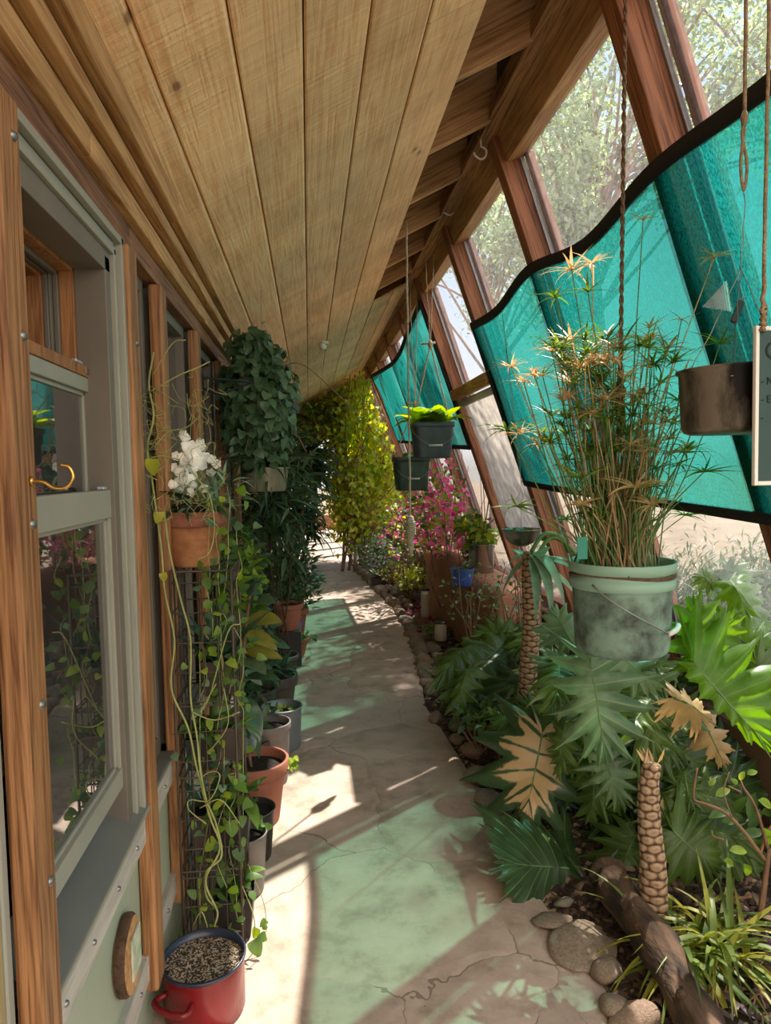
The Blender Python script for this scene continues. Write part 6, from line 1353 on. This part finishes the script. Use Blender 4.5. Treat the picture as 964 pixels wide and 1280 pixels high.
# ivy hung high from a black bracket
ic = at(322, 520, 3.75); root = thing('hanging_ivy', 'dense dark green ivy hanging from a black bracket below the ceiling', 'hanging plant', (ic.x, 3.75, 1.6), None)
z0 = at(322, 610, 3.75).z
k = MB(); k.lathe([(.06, 0), (.10, .13), (.104, .135), (.09, .12)], (ic.x - .03, 3.85, z0 + .14), 24, True); k.build('basket', M['blackpot'], root)
def ivyblob(n, c, sx_, sy_, sz_, m):
    k = MB(); c = Vector(c)
    for i in range(n):
        d = Vector((R.gauss(0, 1), R.gauss(0, 1), R.gauss(0, 1))).normalized() * R.random() ** .33; p = c + Vector((d.x * sx_, d.y * sy_, d.z * sz_)); p.x = max(p.x, -.44)
        if p.z > ceilz(p.x) - .03: p.z = ceilz(p.x) - .04
        k.leaf(p, (d.x * .6 + R.gauss(0, .4), d.y * .6 + R.gauss(-.2, .4), R.gauss(-.8, .4)), (d.x + R.gauss(0, .3), d.y - .4 + R.gauss(0, .3), d.z + .5), R.uniform(.035, .065), R.uniform(.032, .056), 'heart', .5, .2, 4)
    return k.build('foliage', M[m], root)
ivyblob(900, ic + Vector((0, .0, .07)), .21, .24, .36, 'l_ivy'); ivyblob(480, ic + Vector((.02, .05, .09)), .20, .24, .34, 'l_dark'); ivyblob(150, ic + Vector((-.02, -.05, .36)), .12, .12, .10, 'l_ivy')
k = MB()
for i in range(10): p = ic + Vector((R.gauss(0, .1), R.gauss(0, .1), .3)); k.tube(curve([p, p + Vector((R.gauss(0, .1), -.05, -.2)), p + Vector((R.gauss(0, .15), -.05, -.5))], 5), .003, 5)
k.tube(curve([ic + Vector((.05, 0, .2)), ic + Vector((.22, -.1, .26)), ic + Vector((.40, -.1, .12)), ic + Vector((.55, 0, -.02))], 6), .0025, 5); k.build('stems', M['woody'], root)
br = thing('wall_bracket', 'black scrolled iron bracket holding the hanging ivy', 'bracket', at(262, 473, 3.15)); k = MB(); a = at(260, 472, 3.17); a.x = -.458; b = at(316, 478, 3.4)
k.tube([a, b], .006, 6); k.tube(curve([a + Vector((0, 0, -.045)), a.lerp(b, .3) + Vector((0, 0, -.065)), a.lerp(b, .7) + Vector((0, 0, -.03)), b], 6), .005, 6); k.tube(curve([a + Vector((.02, .02, 0)), a + Vector((.03, .02, -.03)), a + Vector((.015, .02, -.05))], 4), .004, 6); k.build('bracket_arm', M['iron'], br)
k = MB(); k.box((-.458, 3.155, a.z - .07), (-.453, 3.185, a.z + .02)); k.build('mounting_plate', M['iron'], br, smooth=False)
# silver tin planter
tc_ = at(340, 602, 3.9); z0 = at(340, 614, 3.9).z; tr = .125
root = thing('tin_planter', 'oval silver tin planter of dark strap leaves hanging beside the ivy', 'hanging plant', (tc_.x - .03, 3.9, z0)); c = Vector((tc_.x - .03, 3.9, z0))
k = MB(); k.lathe([(.0001, 0), (tr * .78, 0), (tr * .82, .006), (tr, .125), (tr * 1.04, .13), (tr * .98, .131), (tr * .95, .11)], c, 40, ov=.75); k.build('tin', M['tin'], root)
k = MB(); k.lathe([(.0001, .11), (tr * .96, .108)], c, 24, ov=.75); k.build('soil', M['potsoil'], root)
rosette(root, 'foliage', 'l_dark', c + Vector((0, 0, .11)), 46, .42, .028, 'strap', .3, 1.8, (.5, 2.0), 8, .04); rosette(root, 'foliage', 'l_ivy', c + Vector((0, 0, .11)), 26, .40, .022, 'strap', .2, 1.4, (.7, 2.2), 8, .04)
k = MB()
for a_ in (.4, 2.5, 4.6): k.tube([c + Vector((tr * math.cos(a_), tr * .75 * math.sin(a_), .128)), c + Vector((0, 0, .75))], .0015, 5)
k.tube([c + Vector((0, 0, .75)), Vector((c.x, c.y, ceilz(c.x)))], .0015, 5); k.build('hanging_wires', M['wire'], root)

# pots on the ledge and in the bed at right
p = at(600, 690, 6.3); c = Vector((max(p.x, 1.54), 6.3, .655)); r = pot('steel_can', 'shiny steel can with greenery on the adobe ledge by the glass', 'potted plant', c, .13, .135, .27, 'steel', 0)
leaves(r, 'foliage', 'l_lime', 70, c + Vector((0, 0, .34)), .18, .18, .12, .09, .07); leaves(r, 'trailing_foliage', 'l_mid', 60, c + Vector((-.1, -.06, .2)), .07, .07, .14, .05, .03)
p = at(578, 722, 5.95); c = Vector((p.x, 5.95, .60)); r = pot('blue_pot', 'crumpled bright blue pot standing on the adobe bench', 'pot', c, .085, .105, .15, 'bluebag', 0); rosette(r, 'foliage', 'l_mid', c + Vector((0, 0, .13)), 14, .12, .03, 'lance', .4, 1.6)
for px, py, Yq, rr2, hh2, mt, lb, lm in [(648, 800, 4.55, .075, .14, 'blackpot', 'black nursery pot with a pale leafed plant left of the tall scarred trunk', 'l_glauc'), (688, 800, 4.3, .12, .22, 'blackpot', 'large black nursery pot in the shade right of the tall scarred trunk', 'l_mid'), (473, 702, 9.6, .12, .16, 'brownpot', 'dark low pot among the far bed shrubs', 'l_mid'), (492, 700, 9.9, .11, .22, 'terra', 'terracotta pot with a rosy plant in the far bed', 'l_lime')]:
    p = at(px, py, Yq); c = Vector((p.x, Yq, bedz(p.x, Yq) - .01)); r = pot('nursery_pot', lb, 'potted plant', c, rr2 * .8, rr2, hh2, mt, .12, rimo=.004); rosette(r, 'foliage', lm, c + Vector((0, 0, hh2)), 16, .2, .05, 'lance', .4, 1.8)

# ------------------------------------------------------------------ outdoors
k = MB(); n = 40; vs = []
for i in range(n + 1):
    for j in range(n + 1):
        x = 2.0 + 58 * (i / n) ** 1.8; y = -30 + 95 * j / n
        vs.append((x, y, .12 + .05 * noise.noise(Vector((x * .7, y * .7, 0))) + .02 * max(0, x - 6)))
k.add(vs, [(i * (n + 1) + j, (i + 1) * (n + 1) + j, (i + 1) * (n + 1) + j + 1, i * (n + 1) + j + 1) for i in range(n) for j in range(n)])
tag(k.build('ground', M['ground']), 'pale dry ground outside the glass', 'ground', kind='structure')
k = MB(); k.box((-6, FARY + .5, -.2), (2.02, 60, -.02)); tag(k.build('ground_yard', M['ground'], smooth=False), 'pale ground beyond the far end of the path', 'ground', kind='structure')
k = MB(); k.box((-6, -14, -.2), (6, -1.25, -.02)); tag(k.build('ground_near', M['ground'], smooth=False), 'pale ground behind the camera', 'ground', kind='structure')

def tree(name, label, base, h, crowns, nleaf, lsize, lm='l_tree', group=None):
    root = thing(name, label, 'tree', base, group); b = Vector(base)
    k = MB(); top = Vector(crowns[0][0])
    k.tube(curve([b, b.lerp(top, .4) + Vector((.2, .1, 0)), top]), [.16 - .12 * i / 16 for i in range(17)], 9)
    lf = MB()
    for c, r in crowns:
        c = Vector(c)
        nb = int(9 * r)
        for q in range(nb):
            d = Vector((R.gauss(0, 1), R.gauss(0, 1), R.gauss(.2, .8))).normalized(); e = c + d * r * R.uniform(.6, 1)
            st = b.lerp(top, R.uniform(.55, .95)); k.tube(curve([st, st.lerp(e, .5) + Vector((R.uniform(-.3, .3), R.uniform(-.3, .3), .2)), e], 4), [.035 - .003 * i for i in range(9)], 5)
            for w in range(nleaf // nb):
                u = e.lerp(c, R.random() ** 1.6 * .8) + Vector((R.gauss(0, .22), R.gauss(0, .22), R.gauss(0, .2))) * r * .5
                dd = Vector((R.gauss(0, 1), R.gauss(0, 1), R.gauss(-.3, .7)))
                lf.leaf(u, dd, (R.gauss(0, .6), R.gauss(0, .6), 1), lsize * R.uniform(.7, 1.3), lsize * .6, 'ovate', .4, .2, 2)
    k.build('trunk', M['woody'], root); lf.build('foliage', M[lm], root)
    return root
tree('leafy_tree', 'pale green leafy tree outside, seen through the upper panes beside the brown rope', (4.6, 10.6, .2), 7, [((4.2, 10.3, 6.6), 2.0), ((5.0, 9.6, 8.0), 1.9), ((3.7, 9.4, 5.2), 1.2), ((6.2, 9.6, 6.3), 1.8)], 4200, .105)
tree('leafy_tree', 'leafy tree outside at the top right corner beyond the hanging cord', (7.6, 8.0, .3), 7, [((7.0, 8.4, 6.6), 1.9), ((6.4, 8.6, 8.6), 1.8), ((8.4, 7.4, 5.8), 1.6)], 4800, .105)
tree('leafy_tree', 'leafy tree outside seen through the panes left of the near green cloth', (4.2, 15.5, .2), 7, [((3.9, 15, 6.2), 2.2), ((3.2, 16.5, 7.6), 1.9), ((5.2, 14.0, 7.6), 1.8)], 4600, .12)
def tuft(name, label, base, n, h, sp, group=None):
    root = thing(name, label, 'bush', base, group); lf = MB()
    for i in range(n):
        a = R.random() * 2 * PI; d = Vector((math.cos(a) * sp, math.sin(a) * sp, R.uniform(.5, 1.4)))
        p = Vector(base) + Vector((R.gauss(0, .12), R.gauss(0, .12), 0)) * sp
        L = h * R.uniform(.5, 1.1)
        lf.leaf(p, d, (math.cos(a) * -1, math.sin(a) * -1, .6), L, .02 + .012 * R.random(), 'strap', R.uniform(.6, 2.0), .1, 5)
        q = p + d.normalized() * L * .6
        for w in range(5): lf.leaf(q + Vector((R.gauss(0, .1), R.gauss(0, .1), R.gauss(0, .1))), (R.gauss(0, 1), R.gauss(0, 1), R.gauss(0, .6)), (0, 0, 1), .12, .025, 'lance', .5, .1, 2)
    lf.build('foliage', M['l_grass'], root); return root
tuft('willow_bush', 'wispy grey green bush outside, seen under the near green cloth at the right edge', (3.1, 3.7, .15), 1000, 1.4, .8)
tuft('willow_bush', 'taller wispy bush outside, farther from the glass at the right edge', (4.3, 4.9, .15), 800, 1.7, .9)
tuft('willow_bush', 'low wispy bush close outside the glass, behind the lime philodendron', (2.9, 2.9, .15), 600, .9, .7)
tuft('willow_bush', 'wispy bush outside behind the window frames', (3.5, 6.3, .15), 260, 1.3, .9, None)
tuft('willow_bush', 'wispy bush outside, farther along the glass', (3.6, 9.4, .15), 220, 1.2, .9, None)

# ------------------------------------------------------------------ light
sun = bpy.data.lights.new('sun', 'SUN'); so = bpy.data.objects.new('sun', sun); C.objects.link(so)
sun.energy = 7.5; sun.angle = math.radians(.6); sun.color = (1, .93, .84)
so.rotation_euler = Vector((-.455, -.63, -1)).to_track_quat('-Z', 'Y').to_euler(); so.location = (6, 8, 12)
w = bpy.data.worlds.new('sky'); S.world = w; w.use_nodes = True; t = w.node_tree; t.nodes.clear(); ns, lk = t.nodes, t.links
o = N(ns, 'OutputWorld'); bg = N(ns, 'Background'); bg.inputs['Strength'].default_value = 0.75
tc = N(ns, 'TexCoord'); sx = N(ns, 'SeparateXYZ'); lk.new(tc.outputs['Generated'], sx.inputs[0])
r = ramp(ns, [(0, (.70, .66, .60, 1)), (.03, (.95, .96, .98, 1)), (.30, (.58, .75, 1, 1)), (.65, (.44, .63, 1, 1)), (1, (.34, .52, .92, 1))]); lk.new(sx.outputs['Z'], r.inputs['Fac'])
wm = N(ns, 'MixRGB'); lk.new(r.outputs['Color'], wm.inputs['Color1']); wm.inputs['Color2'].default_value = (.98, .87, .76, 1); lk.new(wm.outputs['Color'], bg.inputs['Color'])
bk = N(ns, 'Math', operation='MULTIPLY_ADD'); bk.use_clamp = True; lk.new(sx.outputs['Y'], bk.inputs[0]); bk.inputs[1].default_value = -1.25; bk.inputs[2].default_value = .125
bk2 = N(ns, 'Math', operation='MULTIPLY_ADD'); lk.new(bk.outputs[0], bk2.inputs[0]); bk2.inputs[1].default_value = 2.2 - 0.75; bk2.inputs[2].default_value = 0.75; lk.new(bk2.outputs[0], bg.inputs['Strength']); lk.new(bk.outputs[0], wm.inputs['Fac'])  # added fill: half of the sky behind the camera brightened to light the interior
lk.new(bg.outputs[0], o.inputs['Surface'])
S.view_settings.view_transform = 'Standard'; S.view_settings.look = 'None'; S.view_settings.gamma = 1; S.view_settings.use_curve_mapping = False
S.view_settings.exposure = 0.75
S.cycles.max_bounces = 10; S.cycles.transparent_max_bounces = 24; S.cycles.diffuse_bounces = 5; S.cycles.glossy_bounces = 4; S.cycles.transmission_bounces = 6
S.cycles.sample_clamp_indirect = 8; S.cycles.use_denoising = True; S.cycles.caustics_reflective = False; S.cycles.caustics_refractive = False
